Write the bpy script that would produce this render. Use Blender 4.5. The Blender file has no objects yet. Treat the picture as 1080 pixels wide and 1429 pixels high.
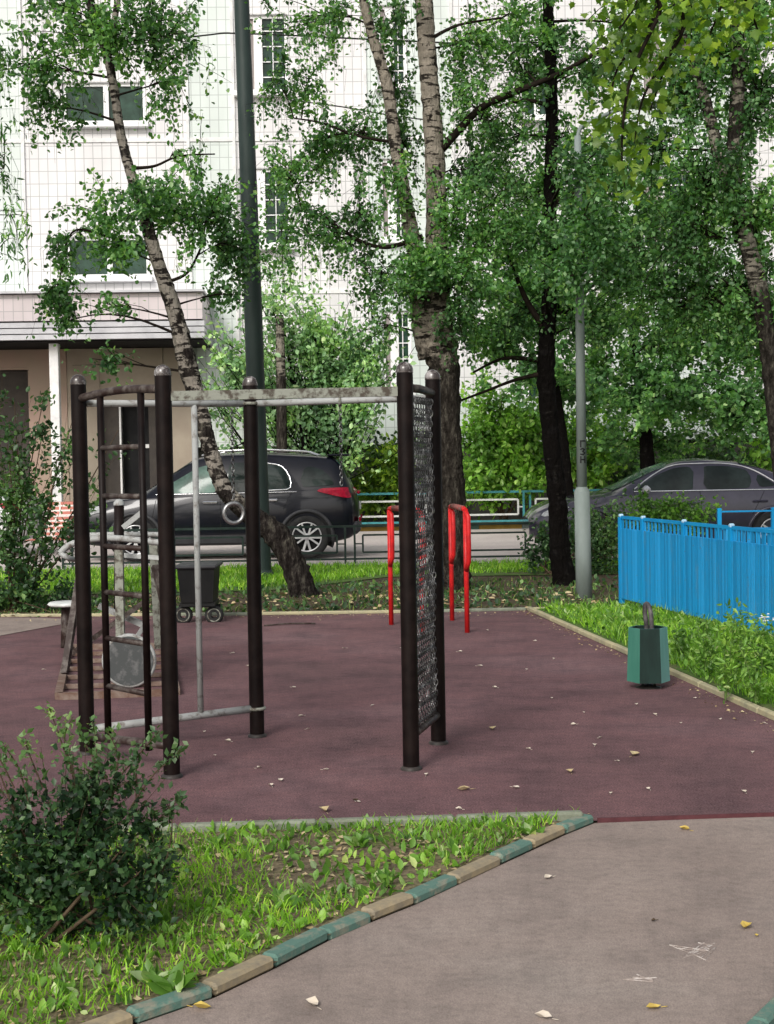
import bpy, math, random
import numpy as np
from mathutils import Vector, Matrix
from mathutils.geometry import tessellate_polygon
R_ = math.radians
random.seed(7); rng = np.random.default_rng(7)
scn = bpy.context.scene; COL = scn.collection

# ------------------------------------------------------------------ camera
F = 2000.0; W0, H0 = 1080.0, 1429.0; EYE = 1.5
PITCH = math.atan((H0/2-645)/F)
RM = Matrix.Rotation(math.pi/2-PITCH, 3, 'X') @ Matrix.Rotation(R_(-1.0), 3, 'Z')
cd = bpy.data.cameras.new('camera'); cam = bpy.data.objects.new('camera', cd); COL.objects.link(cam)
cam.location = (0, 0, EYE); cam.rotation_euler = RM.to_euler()
cd.sensor_fit = 'VERTICAL'; cd.sensor_height = 36; cd.sensor_width = 36*W0/H0; cd.lens = F/H0*36
cd.clip_end = 800; cd.clip_start = .05; scn.camera = cam

def ray(px, py): return RM @ Vector(((px-W0/2)/F, (H0/2-py)/F, -1))
def at(px, py, Y):
    d = ray(px, py); t = Y/d.y
    return Vector((d.x*t, Y, EYE+d.z*t))
def g(px, py, z=0.0):
    d = ray(px, py); t = (z-EYE)/d.z
    return Vector((d.x*t, d.y*t, z))

# ------------------------------------------------------------------ materials
def newmat(name):
    m = bpy.data.materials.new(name); m.use_nodes = True
    nt = m.node_tree; b = nt.nodes['Principled BSDF']; return m, nt, b
def N(nt, t, **k):
    n = nt.nodes.new(t)
    for a, v in k.items(): setattr(n, a, v)
    return n
def coords(nt, scale=(1,1,1), kind='Object'):
    tc = N(nt, 'ShaderNodeTexCoord'); mp = N(nt, 'ShaderNodeMapping')
    mp.inputs['Scale'].default_value = scale
    nt.links.new(tc.outputs[kind], mp.inputs['Vector']); return mp.outputs['Vector']
def ramp(nt, fac, stops):
    r = N(nt, 'ShaderNodeValToRGB'); cr = r.color_ramp
    while len(cr.elements) < len(stops): cr.elements.new(.5)
    for e, (p, c) in zip(cr.elements, stops):
        e.position = p; e.color = (c[0], c[1], c[2], 1) if len(c) > 2 else (c[0],)*3+(1,)
    nt.links.new(fac, r.inputs['Fac']); return r.outputs['Color']
def noise(nt, vec, scale, detail=4, rough=.6):
    n = N(nt, 'ShaderNodeTexNoise'); n.inputs['Scale'].default_value = scale
    n.inputs['Detail'].default_value = detail; n.inputs['Roughness'].default_value = rough
    nt.links.new(vec, n.inputs['Vector']); return n.outputs['Fac']
def mix(nt, fac, a, b, mode='MIX'):
    m = N(nt, 'ShaderNodeMix', data_type='RGBA', blend_type=mode)
    if hasattr(fac, 'is_linked'): nt.links.new(fac, m.inputs[0])
    else: m.inputs[0].default_value = fac
    for v, s in ((a, m.inputs[6]), (b, m.inputs[7])):
        if hasattr(v, 'is_linked'): nt.links.new(v, s)
        else: s.default_value = (*v, 1)
    return m.outputs[2]
def bump(nt, b, h, strength=.3, dist=.01):
    bp = N(nt, 'ShaderNodeBump'); bp.inputs['Strength'].default_value = strength
    bp.inputs['Distance'].default_value = dist
    nt.links.new(h, bp.inputs['Height']); nt.links.new(bp.outputs['Normal'], b.inputs['Normal'])

def paint(name, c, c2=None, scale=8, rough=.5, metal=0, lo=.4, hi=.65, bmp=.1, stretch=(1,1,1), spec=.22):
    m, nt, b = newmat(name); v = coords(nt, stretch)
    c2 = c2 or tuple(x*.75 for x in c)
    f = noise(nt, v, scale, 6, .65)
    nt.links.new(ramp(nt, f, [(lo, c), (hi, c2)]), b.inputs['Base Color'])
    b.inputs['Roughness'].default_value = rough; b.inputs['Metallic'].default_value = metal
    b.inputs['Specular IOR Level'].default_value = spec
    if bmp: bump(nt, b, noise(nt, v, scale*6, 3), bmp, .004)
    return m

def ground_mat(name, stops, big=.6, grain=220, grain_amt=.5, stops2=None, rough=.95, bstr=.5):
    m, nt, b = newmat(name); v = coords(nt)
    f1 = noise(nt, v, big, 6, .6); c = ramp(nt, f1, stops)
    f2 = noise(nt, v, grain, 2, .8)
    gcol = ramp(nt, f2, [(.3, (1-grain_amt,)*3), (.5, (1, 1, 1)), (.72, (1+grain_amt*.9,)*3)])
    c = mix(nt, 1.0, c, gcol, 'MULTIPLY')
    if stops2:
        f3 = noise(nt, v, big*4.3, 8, .7)
        c = mix(nt, 1.0, c, ramp(nt, f3, stops2), 'MULTIPLY')
    f4 = noise(nt, v, big*34, 4, .75)
    c = mix(nt, 1.0, c, ramp(nt, f4, [(.28, (.82, .82, .82)), (.48, (1, 1, 1)), (.70, (1.13, 1.125, 1.12))]), 'MULTIPLY')
    nt.links.new(c, b.inputs['Base Color']); b.inputs['Roughness'].default_value = rough
    b.inputs['Specular IOR Level'].default_value = .2
    bump(nt, b, f2, bstr, .004); return m

M = {}
M['rubber'] = ground_mat('maroon_rubber', [(.3, (.104, .061, .064)), (.5, (.132, .072, .077)), (.7, (.164, .099, .105))], .55, 120, .6,
                         [(.3, (.62, .66, .68)), (.5, (1, 1, 1)), (.68, (1.22, 1.18, 1.15))])
M['path'] = ground_mat('brown_asphalt', [(.3, (.225, .180, .157)), (.5, (.26, .212, .186)), (.7, (.285, .243, .214))], .7, 190, .24,
                       [(.3, (.74, .74, .75)), (.5, (1, 1, 1)), (.7, (1.12, 1.11, 1.10))])
M['road'] = ground_mat('grey_asphalt', [(.3, (.42, .37, .35)), (.7, (.56, .50, .47))], .5, 80, .2)
M['soil'] = ground_mat('dark_soil', [(.3, (.035, .026, .018)), (.52, (.07, .05, .035)), (.7, (.06, .07, .025))], 1.3, 40, .5,
                       [(.3, (.6, .6, .6)), (.6, (1.2, 1.2, 1.1))])
M['lawn'] = ground_mat('lawn_soil', [(.3, (.05, .09, .02)), (.5, (.07, .13, .025)), (.68, (.10, .09, .05))], 2.2, 50, .5)
M['litter'] = ground_mat('littered_soil', [(.3, (.10, .085, .055)), (.5, (.16, .13, .085)), (.68, (.10, .12, .04))], 2.8, 45, .6,
                       [(.3, (.55, .55, .55)), (.6, (1.25, 1.2, 1.15))])
M['kerb_sand'] = paint('sand_kerb', (.34, .275, .17), (.22, .19, .14), 14, .85, bmp=.5)
M['kerb_teal'] = paint('teal_kerb', (.10, .185, .15), (.24, .235, .18), 16, .85, lo=.5, hi=.66, bmp=.6)
M['kerb_grey'] = paint('grey_kerb', (.24, .26, .20), (.13, .14, .10), 9, .9, bmp=.5)
M['kerb_cream'] = paint('cream_kerb', (.40, .36, .22), (.26, .25, .17), 7, .9, bmp=.4)
M['kerb_yellow'] = paint('yellow_kerb', (.42, .27, .06), None, 7, .9)
M['brown_paint'] = paint('dark_brown_paint', (.0045, .0022, .002), (.012, .007, .006), 9, .5, bmp=.1, spec=.14)
M['brown_rail'] = paint('worn_brown_paint', (.030, .018, .015), (.10, .085, .075), 16, .5, lo=.45, hi=.62, bmp=.2)
M['worn'] = paint('worn_grey_brown_metal', (.25, .26, .22), (.07, .058, .045), 22, .55, lo=.46, hi=.6, bmp=.3)
M['worn_tube'] = paint('worn_pale_tube', (.33, .34, .33), (.12, .10, .085), 18, .5, lo=.52, hi=.68, bmp=.3)
M['cap'] = paint('glint_cap', (.035, .024, .02), (.30, .28, .27), 17, .25, lo=.5, hi=.62, spec=.7)  # pale patches in the dark brown stand for glints on the caps
M['steel'] = paint('galvanised_steel', (.45, .45, .45), (.22, .22, .22), 30, .35, .8)
M['chain'] = paint('dull_chain_steel', (.10, .10, .10), (.6, .6, .59), 14, .3, .85, lo=.5, hi=.66)
M['red'] = paint('red_paint', (.55, .018, .018), (.36, .012, .014), 10, .4, bmp=.1)
M['redworn'] = paint('worn_red_grip', (.30, .06, .05), (.13, .10, .09), 30, .6)
M['slat_blue'] = None
M['blue'] = paint('blue_paint', (.006, .27, .56), (.004, .20, .46), 3, .55, stretch=(1, 1, .3))
M['bluelight'] = paint('pale_blue_cap', (.40, .62, .78), None, 20, .5)
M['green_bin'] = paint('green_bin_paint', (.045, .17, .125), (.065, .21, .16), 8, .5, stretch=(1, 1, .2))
M['green_bin_dark'] = paint('dark_bin_paint', (.006, .018, .015), (.012, .034, .028), 9, .5, stretch=(1, 1, .2))
M['green_bin_light'] = paint('pale_bin_paint', (.16, .34, .33), (.12, .28, .26), 9, .5, stretch=(1, 1, .2))
M['darkmetal'] = paint('dark_metal', (.02, .02, .02), (.05, .04, .035), 20, .5)
M['binarm'] = paint('weathered_arm_metal', (.03, .028, .03), (.12, .11, .11), 14, .5)
M['pole_dark'] = paint('dark_green_pole_paint', (.022, .035, .032), (.036, .052, .048), 4, .5, stretch=(1, 1, .3))
M['pole_grey'] = paint('grey_pole_paint', (.20, .235, .225), (.15, .18, .165), 5, .6, stretch=(1, 1, .3))
M['black'] = paint('black_plastic', (.005, .0055, .006), (.010, .010, .010), 6, .5)
M['rubber_black'] = paint('tyre_rubber', (.018, .018, .018), (.03, .03, .03), 10, .9)
M['white_metal'] = paint('white_metal', (.62, .64, .62), (.45, .46, .44), 8, .5)
M['teal_metal'] = paint('teal_metal', (.06, .27, .30), (.05, .2, .22), 8, .5)
M['fence_dark'] = paint('dark_green_fence_paint', (.010, .022, .018), (.02, .035, .03), 8, .5)
M['alloy'] = paint('alloy', (.62, .62, .64), None, 8, .3, .6, bmp=0)
M['chrome'] = paint('chrome_trim', (.75, .76, .78), (.6, .6, .62), 8, .15, .9, bmp=0)
M['plastic_grey'] = paint('grey_cladding', (.045, .046, .05), None, 8, .6)
M['redlamp'] = paint('red_lamp_glass', (.35, .008, .03), (.22, .005, .02), 20, .12, bmp=0)
M['lampglass'] = paint('headlamp_glass', (.5, .52, .53), (.2, .2, .2), 12, .1, bmp=0)
M['wire'] = paint('cable_black', (.02, .02, .02), None, 8, .6)
M['dryleaf'] = paint('dry_leaf', (.50, .42, .25), (.30, .20, .09), 3, .8)
M['yleaf'] = paint('yellow_fallen_leaf', (.55, .42, .10), (.38, .25, .08), 12, .8)
M['paleleaf'] = paint('pale_fallen_leaf', (.62, .56, .48), (.42, .34, .24), 12, .8)
M['chalk'] = paint('chalk', (.46, .42, .39), (.27, .225, .20), 40, .95, lo=.40, hi=.55)
M['beige'] = paint('beige_plaster', (.36, .31, .245), (.30, .25, .20), 1.0, .9, bmp=.1)
M['pink'] = paint('pink_beige_plaster', (.37, .265, .215), (.33, .27, .205), .8, .9)
M['white_col'] = paint('white_column', (.78, .78, .76), (.6, .6, .6), 3, .7)
M['slat'] = paint('grey_metal_slat', (.50, .50, .52), (.38, .38, .40), 2, .4, .3)
M['dark_void'] = paint('dark_interior', (.010, .010, .011), (.02, .02, .02), 2, .9)
M['brown_door'] = paint('grey_brown_panel', (.07, .06, .052), (.045, .04, .036), 2, .8)
M['shade_plinth'] = paint('shade_dark_plinth', (.035, .035, .03), (.06, .06, .05), 3, .9)  # dark tone paints in the shade behind the bushes
M['winframe'] = paint('white_window_frame', (.85, .85, .85), (.75, .75, .75), 3, .5)
M['curtain'] = paint('curtain_fabric', (.32, .28, .26), (.22, .2, .2), 3, .9, stretch=(6, 6, .3))
M['redbrick'] = None

def slatpaint(name, c):
    m, nt, b = newmat(name); gi = N(nt, 'ShaderNodeNewGeometry')
    c1 = ramp(nt, gi.outputs['Random Per Island'], [(0, tuple(x*.76 for x in c)), (.5, c), (1, tuple(min(1, x*1.2+.01) for x in c))])
    f = noise(nt, coords(nt, (1, 1, .25)), 9, 6, .7)
    c2 = mix(nt, ramp(nt, f, [(.55, (0,)*3), (.75, (.55,)*3)]), c1, (.10, .22, .30))
    f2 = noise(nt, coords(nt), 40, 3, .7)
    c3 = mix(nt, ramp(nt, f2, [(.66, (0,)*3), (.70, (.7,)*3)]), c2, (.16, .10, .07))
    nt.links.new(c3, b.inputs['Base Color']); b.inputs['Roughness'].default_value = .55; b.inputs['Specular IOR Level'].default_value = .25; return m
M['slat_blue'] = slatpaint('blue_slat_paint', (.006, .24, .52))
def carpaint(name, c, c2=None):
    m, nt, b = newmat(name); v = coords(nt)
    f = noise(nt, v, 5, 5); nt.links.new(ramp(nt, f, [(.4, c), (.7, c2 or tuple(x*1.4 for x in c))]), b.inputs['Base Color'])
    b.inputs['Metallic'].default_value = .1; b.inputs['Roughness'].default_value = .28
    b.inputs['Specular IOR Level'].default_value = .22; b.inputs['Coat Weight'].default_value = .35; b.inputs['Coat Roughness'].default_value = .05; return m
M['suvpaint'] = carpaint('dark_navy_car_paint', (.0030, .0036, .0075))
M['sedanpaint'] = carpaint('grey_violet_car_paint', (.030, .027, .044))
M['whitepaint'] = carpaint('white_car_paint', (.7, .7, .7), (.6, .6, .6))
def glassmat(name, c, rough=.04):
    m, nt, b = newmat(name); v = coords(nt)
    f = noise(nt, v, 2.5, 4)
    nt.links.new(ramp(nt, f, [(.4, c), (.65, tuple(x*2.2+.004 for x in c))]), b.inputs['Base Color'])
    b.inputs['Roughness'].default_value = rough; b.inputs['Specular IOR Level'].default_value = .22
    b.inputs['Coat Weight'].default_value = .0; b.inputs['Coat Roughness'].default_value = .02; return m
M['carglass'] = glassmat('dark_car_glass', (.010, .015, .014))
M['windscreen'] = glassmat('windscreen_glass', (.05, .085, .07), .08)
M['winglass'] = glassmat('dark_window_glass', (.014, .032, .022))

def tiles(name, c, mortar, w, h, msize):
    m, nt, b = newmat(name)
    tc = N(nt, 'ShaderNodeTexCoord'); sp = N(nt, 'ShaderNodeSeparateXYZ'); cb = N(nt, 'ShaderNodeCombineXYZ')
    nt.links.new(tc.outputs['Object'], sp.inputs[0]); nt.links.new(sp.outputs[0], cb.inputs[0]); nt.links.new(sp.outputs[2], cb.inputs[1])
    br = N(nt, 'ShaderNodeTexBrick'); br.offset = 0; br.squash = 1
    br.inputs['Scale'].default_value = 1; br.inputs['Brick Width'].default_value = w; br.inputs['Row Height'].default_value = h
    br.inputs['Mortar Size'].default_value = msize; br.inputs['Mortar Smooth'].default_value = .2
    br.inputs['Color1'].default_value = (*c, 1); br.inputs['Color2'].default_value = (*[x*.93 for x in c], 1); br.inputs['Mortar'].default_value = (*mortar, 1)
    nt.links.new(cb.outputs[0], br.inputs['Vector'])
    dirt = noise(nt, coords(nt, (1, 1, .35)), .8, 6)
    nt.links.new(mix(nt, 1.0, br.outputs['Color'], ramp(nt, dirt, [(.35, (1, 1, 1)), (.7, (.80, .80, .79))]), 'MULTIPLY'), b.inputs['Base Color'])
    b.inputs['Roughness'].default_value = .45; return m
M['tile_white'] = tiles('white_facade_tile', (.78, .77, .775), (.42, .42, .42), .21, .29, .009)
M['tile_green'] = tiles('pale_green_facade_tile', (.70, .765, .73), (.42, .46, .44), .21, .29, .009)
M['tile_band'] = tiles('grey_pink_tile', (.62, .55, .56), (.40, .38, .38), .21, .29, .010)
M['redbrick'] = tiles('red_and_white_paving_block', (.50, .17, .13), (.7, .66, .62), .30, .10, .02)

def leafmat(name, cols, trans=.35, patch=1.2):
    m, nt, b = newmat(name)
    gi = N(nt, 'ShaderNodeNewGeometry')
    c1 = ramp(nt, gi.outputs['Random Per Island'], [(0, cols[0]), (.45, cols[1]), (.85, cols[2]), (1, cols[3])])
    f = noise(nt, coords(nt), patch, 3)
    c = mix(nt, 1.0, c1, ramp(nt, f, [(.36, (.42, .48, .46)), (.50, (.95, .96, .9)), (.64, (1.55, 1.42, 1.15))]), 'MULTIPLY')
    nt.links.new(c, b.inputs['Base Color']); b.inputs['Roughness'].default_value = .45
    b.inputs['Specular IOR Level'].default_value = .5
    tr = N(nt, 'ShaderNodeBsdfTranslucent'); ms = N(nt, 'ShaderNodeMixShader'); ms.inputs[0].default_value = trans
    cc = mix(nt, 1.0, c, (1.5, 1.6, .6), 'MULTIPLY'); nt.links.new(cc, tr.inputs['Color'])
    nt.links.new(b.outputs[0], ms.inputs[1]); nt.links.new(tr.outputs[0], ms.inputs[2])
    nt.links.new(ms.outputs[0], nt.nodes['Material Output'].inputs['Surface']); return m
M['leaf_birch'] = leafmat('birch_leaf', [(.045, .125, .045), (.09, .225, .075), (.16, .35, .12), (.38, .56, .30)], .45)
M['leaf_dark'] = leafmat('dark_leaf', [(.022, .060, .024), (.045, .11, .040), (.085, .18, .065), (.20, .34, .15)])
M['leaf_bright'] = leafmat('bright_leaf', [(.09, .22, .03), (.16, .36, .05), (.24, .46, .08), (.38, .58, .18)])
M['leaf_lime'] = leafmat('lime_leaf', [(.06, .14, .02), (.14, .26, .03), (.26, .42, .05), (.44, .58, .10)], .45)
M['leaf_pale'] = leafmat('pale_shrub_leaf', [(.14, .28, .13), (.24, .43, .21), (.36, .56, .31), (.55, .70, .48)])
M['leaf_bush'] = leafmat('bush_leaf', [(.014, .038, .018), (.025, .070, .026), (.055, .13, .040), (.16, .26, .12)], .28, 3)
M['leaf_bushtop'] = leafmat('pale_bush_leaf', [(.06, .13, .05), (.10, .20, .07), (.17, .27, .12), (.28, .36, .22)], .35, 3)
M['grass'] = leafmat('grass_blade', [(.09, .22, .014), (.16, .36, .022), (.24, .46, .04), (.38, .48, .13)], .35, 2)
M['grass_dim'] = leafmat('dull_grass_blade', [(.04, .10, .015), (.08, .16, .03), (.12, .20, .05), (.22, .24, .10)], .3, 2)
M['weed'] = leafmat('weed_leaf', [(.08, .19, .025), (.14, .30, .045), (.24, .42, .09), (.42, .52, .26)], .35, 3)

def barkmat(name, light, dark, birch=True, zdark=(0.5, 3.5), thr=.58):
    m, nt, b = newmat(name)
    v = coords(nt, (5, 5, 20)); f = noise(nt, v, 1.0, 4, .6)
    v2 = coords(nt, (3.5, 3.5, 3.5)); f2 = noise(nt, v2, 1.4, 5, .65)
    fd = noise(nt, coords(nt, (14, 14, 4)), 1.3, 5, .75); dark = ramp(nt, fd, [(.38, dark), (.52, tuple(x*2.2+.004 for x in dark)), (.66, (.085, .078, .062) if birch else (.030, .028, .022))])
    lc = ramp(nt, noise(nt, coords(nt, (1, 1, 3)), 6, 4), [(.3, light), (.7, tuple(x*.7 for x in light))])
    c = mix(nt, ramp(nt, f, [(thr, (0,)*3), (thr+.04, (1,)*3)]), lc, dark)
    c = mix(nt, ramp(nt, f2, [(thr+.02, (0,)*3), (thr+.07, (1,)*3)]), c, dark)
    if birch:   # old rough bark near the foot of the trunk
        tc = N(nt, 'ShaderNodeTexCoord'); sp = N(nt, 'ShaderNodeSeparateXYZ'); nt.links.new(tc.outputs['Object'], sp.inputs[0])
        mr = N(nt, 'ShaderNodeMapRange'); mr.inputs['From Min'].default_value = zdark[0]; mr.inputs['From Max'].default_value = zdark[1]
        mr.inputs['To Min'].default_value = 1.0; mr.inputs['To Max'].default_value = -.1
        nt.links.new(sp.outputs[2], mr.inputs['Value'])
        ad = N(nt, 'ShaderNodeMath', operation='ADD'); nt.links.new(mr.outputs[0], ad.inputs[0]); nt.links.new(f2, ad.inputs[1])
        c = mix(nt, ramp(nt, ad.outputs[0], [(.72, (0,)*3), (.86, (1,)*3)]), c, dark)
    nt.links.new(c, b.inputs['Base Color']); b.inputs['Roughness'].default_value = .85
    b.inputs['Specular IOR Level'].default_value = .05
    bump(nt, b, noise(nt, coords(nt, (9, 9, 3)), 3, 5), 1.0, .06); return m
M['birch'] = barkmat('birch_bark', (.30, .265, .215), (.012, .010, .008), True, (1.5, 3.5), .535)
M['birch_lean'] = barkmat('leaning_birch_bark', (.30, .27, .23), (.010, .008, .007), True, (.4, 1.5), .50)
M['birch_high'] = barkmat('birch_bark_high', (.27, .245, .20), (.013, .011, .009), True, (2.0, 4.2), .50)
M['bark'] = barkmat('dark_bark', (.0055, .0045, .004), (.0025, .002, .002), False)
M['twig'] = paint('twig_bark', (.012, .009, .007), (.022, .017, .013), 10, .9, spec=.05)
M['stem'] = paint('shrub_stem', (.06, .04, .025), (.09, .065, .04), 10, .9)
M['greenstem'] = paint('green_stem', (.12, .2, .05), None, 10, .8)

# ------------------------------------------------------------------ mesh builder
class MB:
    def __init__(s): s.v = []; s.f = []; s.mi = []; s.mats = []; s.sm = []
    def _m(s, m):
        if m is None: return 0
        if m not in s.mats: s.mats.append(m)
        return s.mats.index(m)
    def add(s, vs, fs, m=None, smooth=False):
        o = len(s.v); s.v += [tuple(p) for p in vs]; k = s._m(m)
        for f in fs: s.f.append(tuple(i+o for i in f)); s.mi.append(k); s.sm.append(smooth)
    def box(s, c, size, rz=0, m=None, rot=None, bev=0):
        hx, hy, hz = size[0]/2, size[1]/2, size[2]/2
        rot = rot or Matrix.Rotation(rz, 3, 'Z'); c = Vector(c)
        if bev:
            b = min(bev, hx*.9, hy*.9, hz*.9); vs = []
            idx = {}
            for sx in (-1, 1):
                for sy in (-1, 1):
                    for sz in (-1, 1):
                        for ax in range(3):
                            p = [sx*(hx-b), sy*(hy-b), sz*(hz-b)]; p[ax] = (sx*hx, sy*hy, sz*hz)[ax]
                            idx[(sx, sy, sz, ax)] = len(vs); vs.append(c+rot @ Vector(p))
            fs = []
            for ax in range(3):
                o1, o2 = [a for a in range(3) if a != ax]
                for sg in (-1, 1):
                    q = []
                    for a, bb in ((-1, -1), (1, -1), (1, 1), (-1, 1)):
                        k = [0, 0, 0]; k[ax] = sg; k[o1] = a; k[o2] = bb; q.append(idx[(*k, ax)])
                    fs.append(q)
            for ax in range(3):
                o1, o2 = [a for a in range(3) if a != ax]
                for a in (-1, 1):
                    for bb in (-1, 1):
                        k1 = [0]*3; k1[o1] = a; k1[o2] = bb; k2 = list(k1); k1[ax] = -1; k2[ax] = 1
                        fs.append([idx[(*k1, o1)], idx[(*k2, o1)], idx[(*k2, o2)], idx[(*k1, o2)]])
            for sx in (-1, 1):
                for sy in (-1, 1):
                    for sz in (-1, 1): fs.append([idx[(sx, sy, sz, a)] for a in range(3)])
            s.add(vs, fs, m); return
        vs = [c+rot @ Vector((x*hx, y*hy, z*hz)) for x in (-1, 1) for y in (-1, 1) for z in (-1, 1)]
        s.add(vs, [(0, 1, 3, 2), (4, 6, 7, 5), (0, 4, 5, 1), (2, 3, 7, 6), (0, 2, 6, 4), (1, 5, 7, 3)], m)
    def bar(s, a, b, w, h, m=None):
        a, b = Vector(a), Vector(b); d = (b-a); L = d.length; x = d.normalized()
        up = Vector((0, 0, 1)) if abs(x.z) < .95 else Vector((0, 1, 0))
        y = up.cross(x).normalized(); z = x.cross(y)
        s.box((a+b)/2, (L, w, h), m=m, rot=Matrix((x, y, z)).transposed())
    def tube(s, pts, r, n=10, m=None, cap=True, smooth=True):
        pts = [Vector(p) for p in pts]; k = len(pts)
        rr = r if isinstance(r, (list, tuple)) else [r]*k
        vs = []; prev = None
        for i, p in enumerate(pts):
            t = (pts[min(i+1, k-1)]-pts[max(i-1, 0)]).normalized()
            if prev is None:
                a = Vector((1, 0, 0)) if abs(t.x) < .8 else Vector((0, 1, 0)); u = (a-t*a.dot(t)).normalized()
            else: u = (prev-t*prev.dot(t)).normalized()
            prev = u; w = t.cross(u)
            for j in range(n):
                an = 2*math.pi*j/n; vs.append(p+(u*math.cos(an)+w*math.sin(an))*rr[i])
        fs = [(i*n+j, i*n+(j+1) % n, (i+1)*n+(j+1) % n, (i+1)*n+j) for i in range(k-1) for j in range(n)]
        s.add(vs, fs, m, smooth)
        if cap: 
            o = len(s.v)-len(vs); kk = s._m(m)
            for q in (list(range(n))[::-1], [(k-1)*n+j for j in range(n)]): s.f.append(tuple(o+i for i in q)); s.mi.append(kk); s.sm.append(False)
    def lathe(s, prof, origin=(0, 0, 0), rot=None, n=24, m=None, smooth=True):
        rot = rot or Matrix.Identity(3); o = Vector(origin)
        vs = [o+rot @ Vector((r*math.cos(2*math.pi*j/n), r*math.sin(2*math.pi*j/n), z)) for r, z in prof for j in range(n)]
        fs = [(i*n+j, i*n+(j+1) % n, (i+1)*n+(j+1) % n, (i+1)*n+j) for i in range(len(prof)-1) for j in range(n)]
        s.add(vs, fs, m, smooth)
    def torus(s, c, R, r, rot=None, n=24, k=8, m=None, stretch=1):
        rot = rot or Matrix.Identity(3); c = Vector(c); vs = []
        for i in range(n):
            a = 2*math.pi*i/n
            for j in range(k):
                b = 2*math.pi*j/k
                vs.append(c+rot @ Vector(((R+r*math.cos(b))*math.cos(a), (R+r*math.cos(b))*math.sin(a)*stretch, r*math.sin(b))))
        s.add(vs, [(i*k+j, ((i+1) % n)*k+j, ((i+1) % n)*k+(j+1) % k, i*k+(j+1) % k) for i in range(n) for j in range(k)], m, True)
    def poly(s, pts, m=None): s.add(pts, [tuple(range(len(pts)))], m)
    def build(s, name, mat=None, parent=None, loc=None):
        me = bpy.data.meshes.new(name); me.from_pydata(s.v, [], s.f)
        for mm in (s.mats or [mat]): me.materials.append(mm)
        me.polygons.foreach_set('material_index', s.mi); me.polygons.foreach_set('use_smooth', s.sm); me.update()
        o = bpy.data.objects.new(name, me); COL.objects.link(o)
        if parent: o.parent = parent
        if loc is not None: o.location = loc
        return o

def tag(o, label=None, cat=None, group=None, kind=None):
    if label: o['label'] = label
    if cat: o['category'] = cat
    if group: o['group'] = group
    if kind: o['kind'] = kind
    return o
def thing(name, label, cat, loc=(0, 0, 0), rz=0, group=None):
    o = bpy.data.objects.new(name, None); COL.objects.link(o); o.location = loc; o.rotation_euler = (0, 0, rz)
    o.empty_display_size = .2
    return tag(o, label, cat, group)
def rebase(root):
    """the children were built in world coordinates: move them under the root's base"""
    bpy.context.view_layer.update()
    inv = root.matrix_basis.inverted()
    for c in root.children: 
        for gch in c.children: pass
        c.matrix_parent_inverse = inv
def structure(name, mb, m=None): return tag(mb.build(name, m), kind='structure')
def copy_tree(o, parent=None):
    c = o.copy(); COL.objects.link(c)
    if parent: c.parent = parent
    for ch in list(o.children): copy_tree(ch, c)
    return c

# ------------------------------------------------------------------ leaves (numpy)
def leaf_mesh(name, P, size, mat, parent=None, droop=.5, narrow=.62, dirs=None, jitter=.35, up=0.0, lobed=False, lie=False):
    """P (n,3) leaf bases; each leaf a small folded blade of its own"""
    P = np.asarray(P, float); n = len(P)
    d = rng.normal(size=(n, 3)) if dirs is None else np.asarray(dirs)+rng.normal(size=(n, 3))*.45
    d[:, 2] -= droop; d[:, 2] += up
    if lie: d[:, 2] *= .15
    d /= np.linalg.norm(d, axis=1)[:, None]
    nr = rng.normal(size=(n, 3)); nr[:, 2] += 1.0
    if lie: nr[:, :2] *= .35; nr[:, 2] = 1
    nr -= d*np.sum(nr*d, axis=1)[:, None]; nr /= np.linalg.norm(nr, axis=1)[:, None]
    sd = np.cross(d, nr)
    L = size*(1+rng.uniform(-jitter, jitter, n)); L = L[:, None]; w = L*narrow*.5
    fold = L*.10
    if lobed:
        # maple-like outline, in (along, across)
        out = [(0, 0), (.12, .30), (.05, .50), (.32, .42), (.50, .62), (.62, .34), (1.05, 0), (.62, -.34), (.50, -.62), (.32, -.42), (.05, -.50), (.12, -.30)]
        V = np.stack([P+d*L*a+sd*L*b*.9+nr*L*abs(b)*.22 for a, b in out], 1); k = 12
        V = np.concatenate([V, (P+d*L*.35)[:, None, :]], 1); k = 13
        F_ = [(12, i, (i+1) % 12) for i in range(12)]
    else:
        V = np.stack([P, P+d*L*.30+sd*w*.88+nr*fold, P+d*L*.66+sd*w*.80+nr*fold, P+d*L, P+d*L*.66-sd*w*.80+nr*fold, P+d*L*.30-sd*w*.88+nr*fold], 1) if size > .03 and n < 14000 else \
            np.stack([P, P+d*L*.45+sd*w+nr*fold, P+d*L, P+d*L*.45-sd*w+nr*fold], 1)
        k = V.shape[1]
        F_ = [(0, 1, 2, 3), (0, 3, 4, 5)] if k == 6 else [(0, 1, 2), (0, 2, 3)]
    V = V.reshape(-1, 3); base = (np.arange(n)*k)[:, None, None]
    Fa = (np.array(F_)[None]+base).reshape(-1, len(F_[0]))
    me = bpy.data.meshes.new(name); me.vertices.add(len(V)); me.vertices.foreach_set('co', V.ravel())
    nl = Fa.size; me.loops.add(nl); me.loops.foreach_set('vertex_index', Fa.ravel().astype(np.int32))
    me.polygons.add(len(Fa)); me.polygons.foreach_set('loop_start', np.arange(0, nl, Fa.shape[1], dtype=np.int32))
    me.update(calc_edges=True); me.validate(); me.materials.append(mat)
    o = bpy.data.objects.new(name, me); COL.objects.link(o)
    if parent: o.parent = parent
    return o

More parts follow.
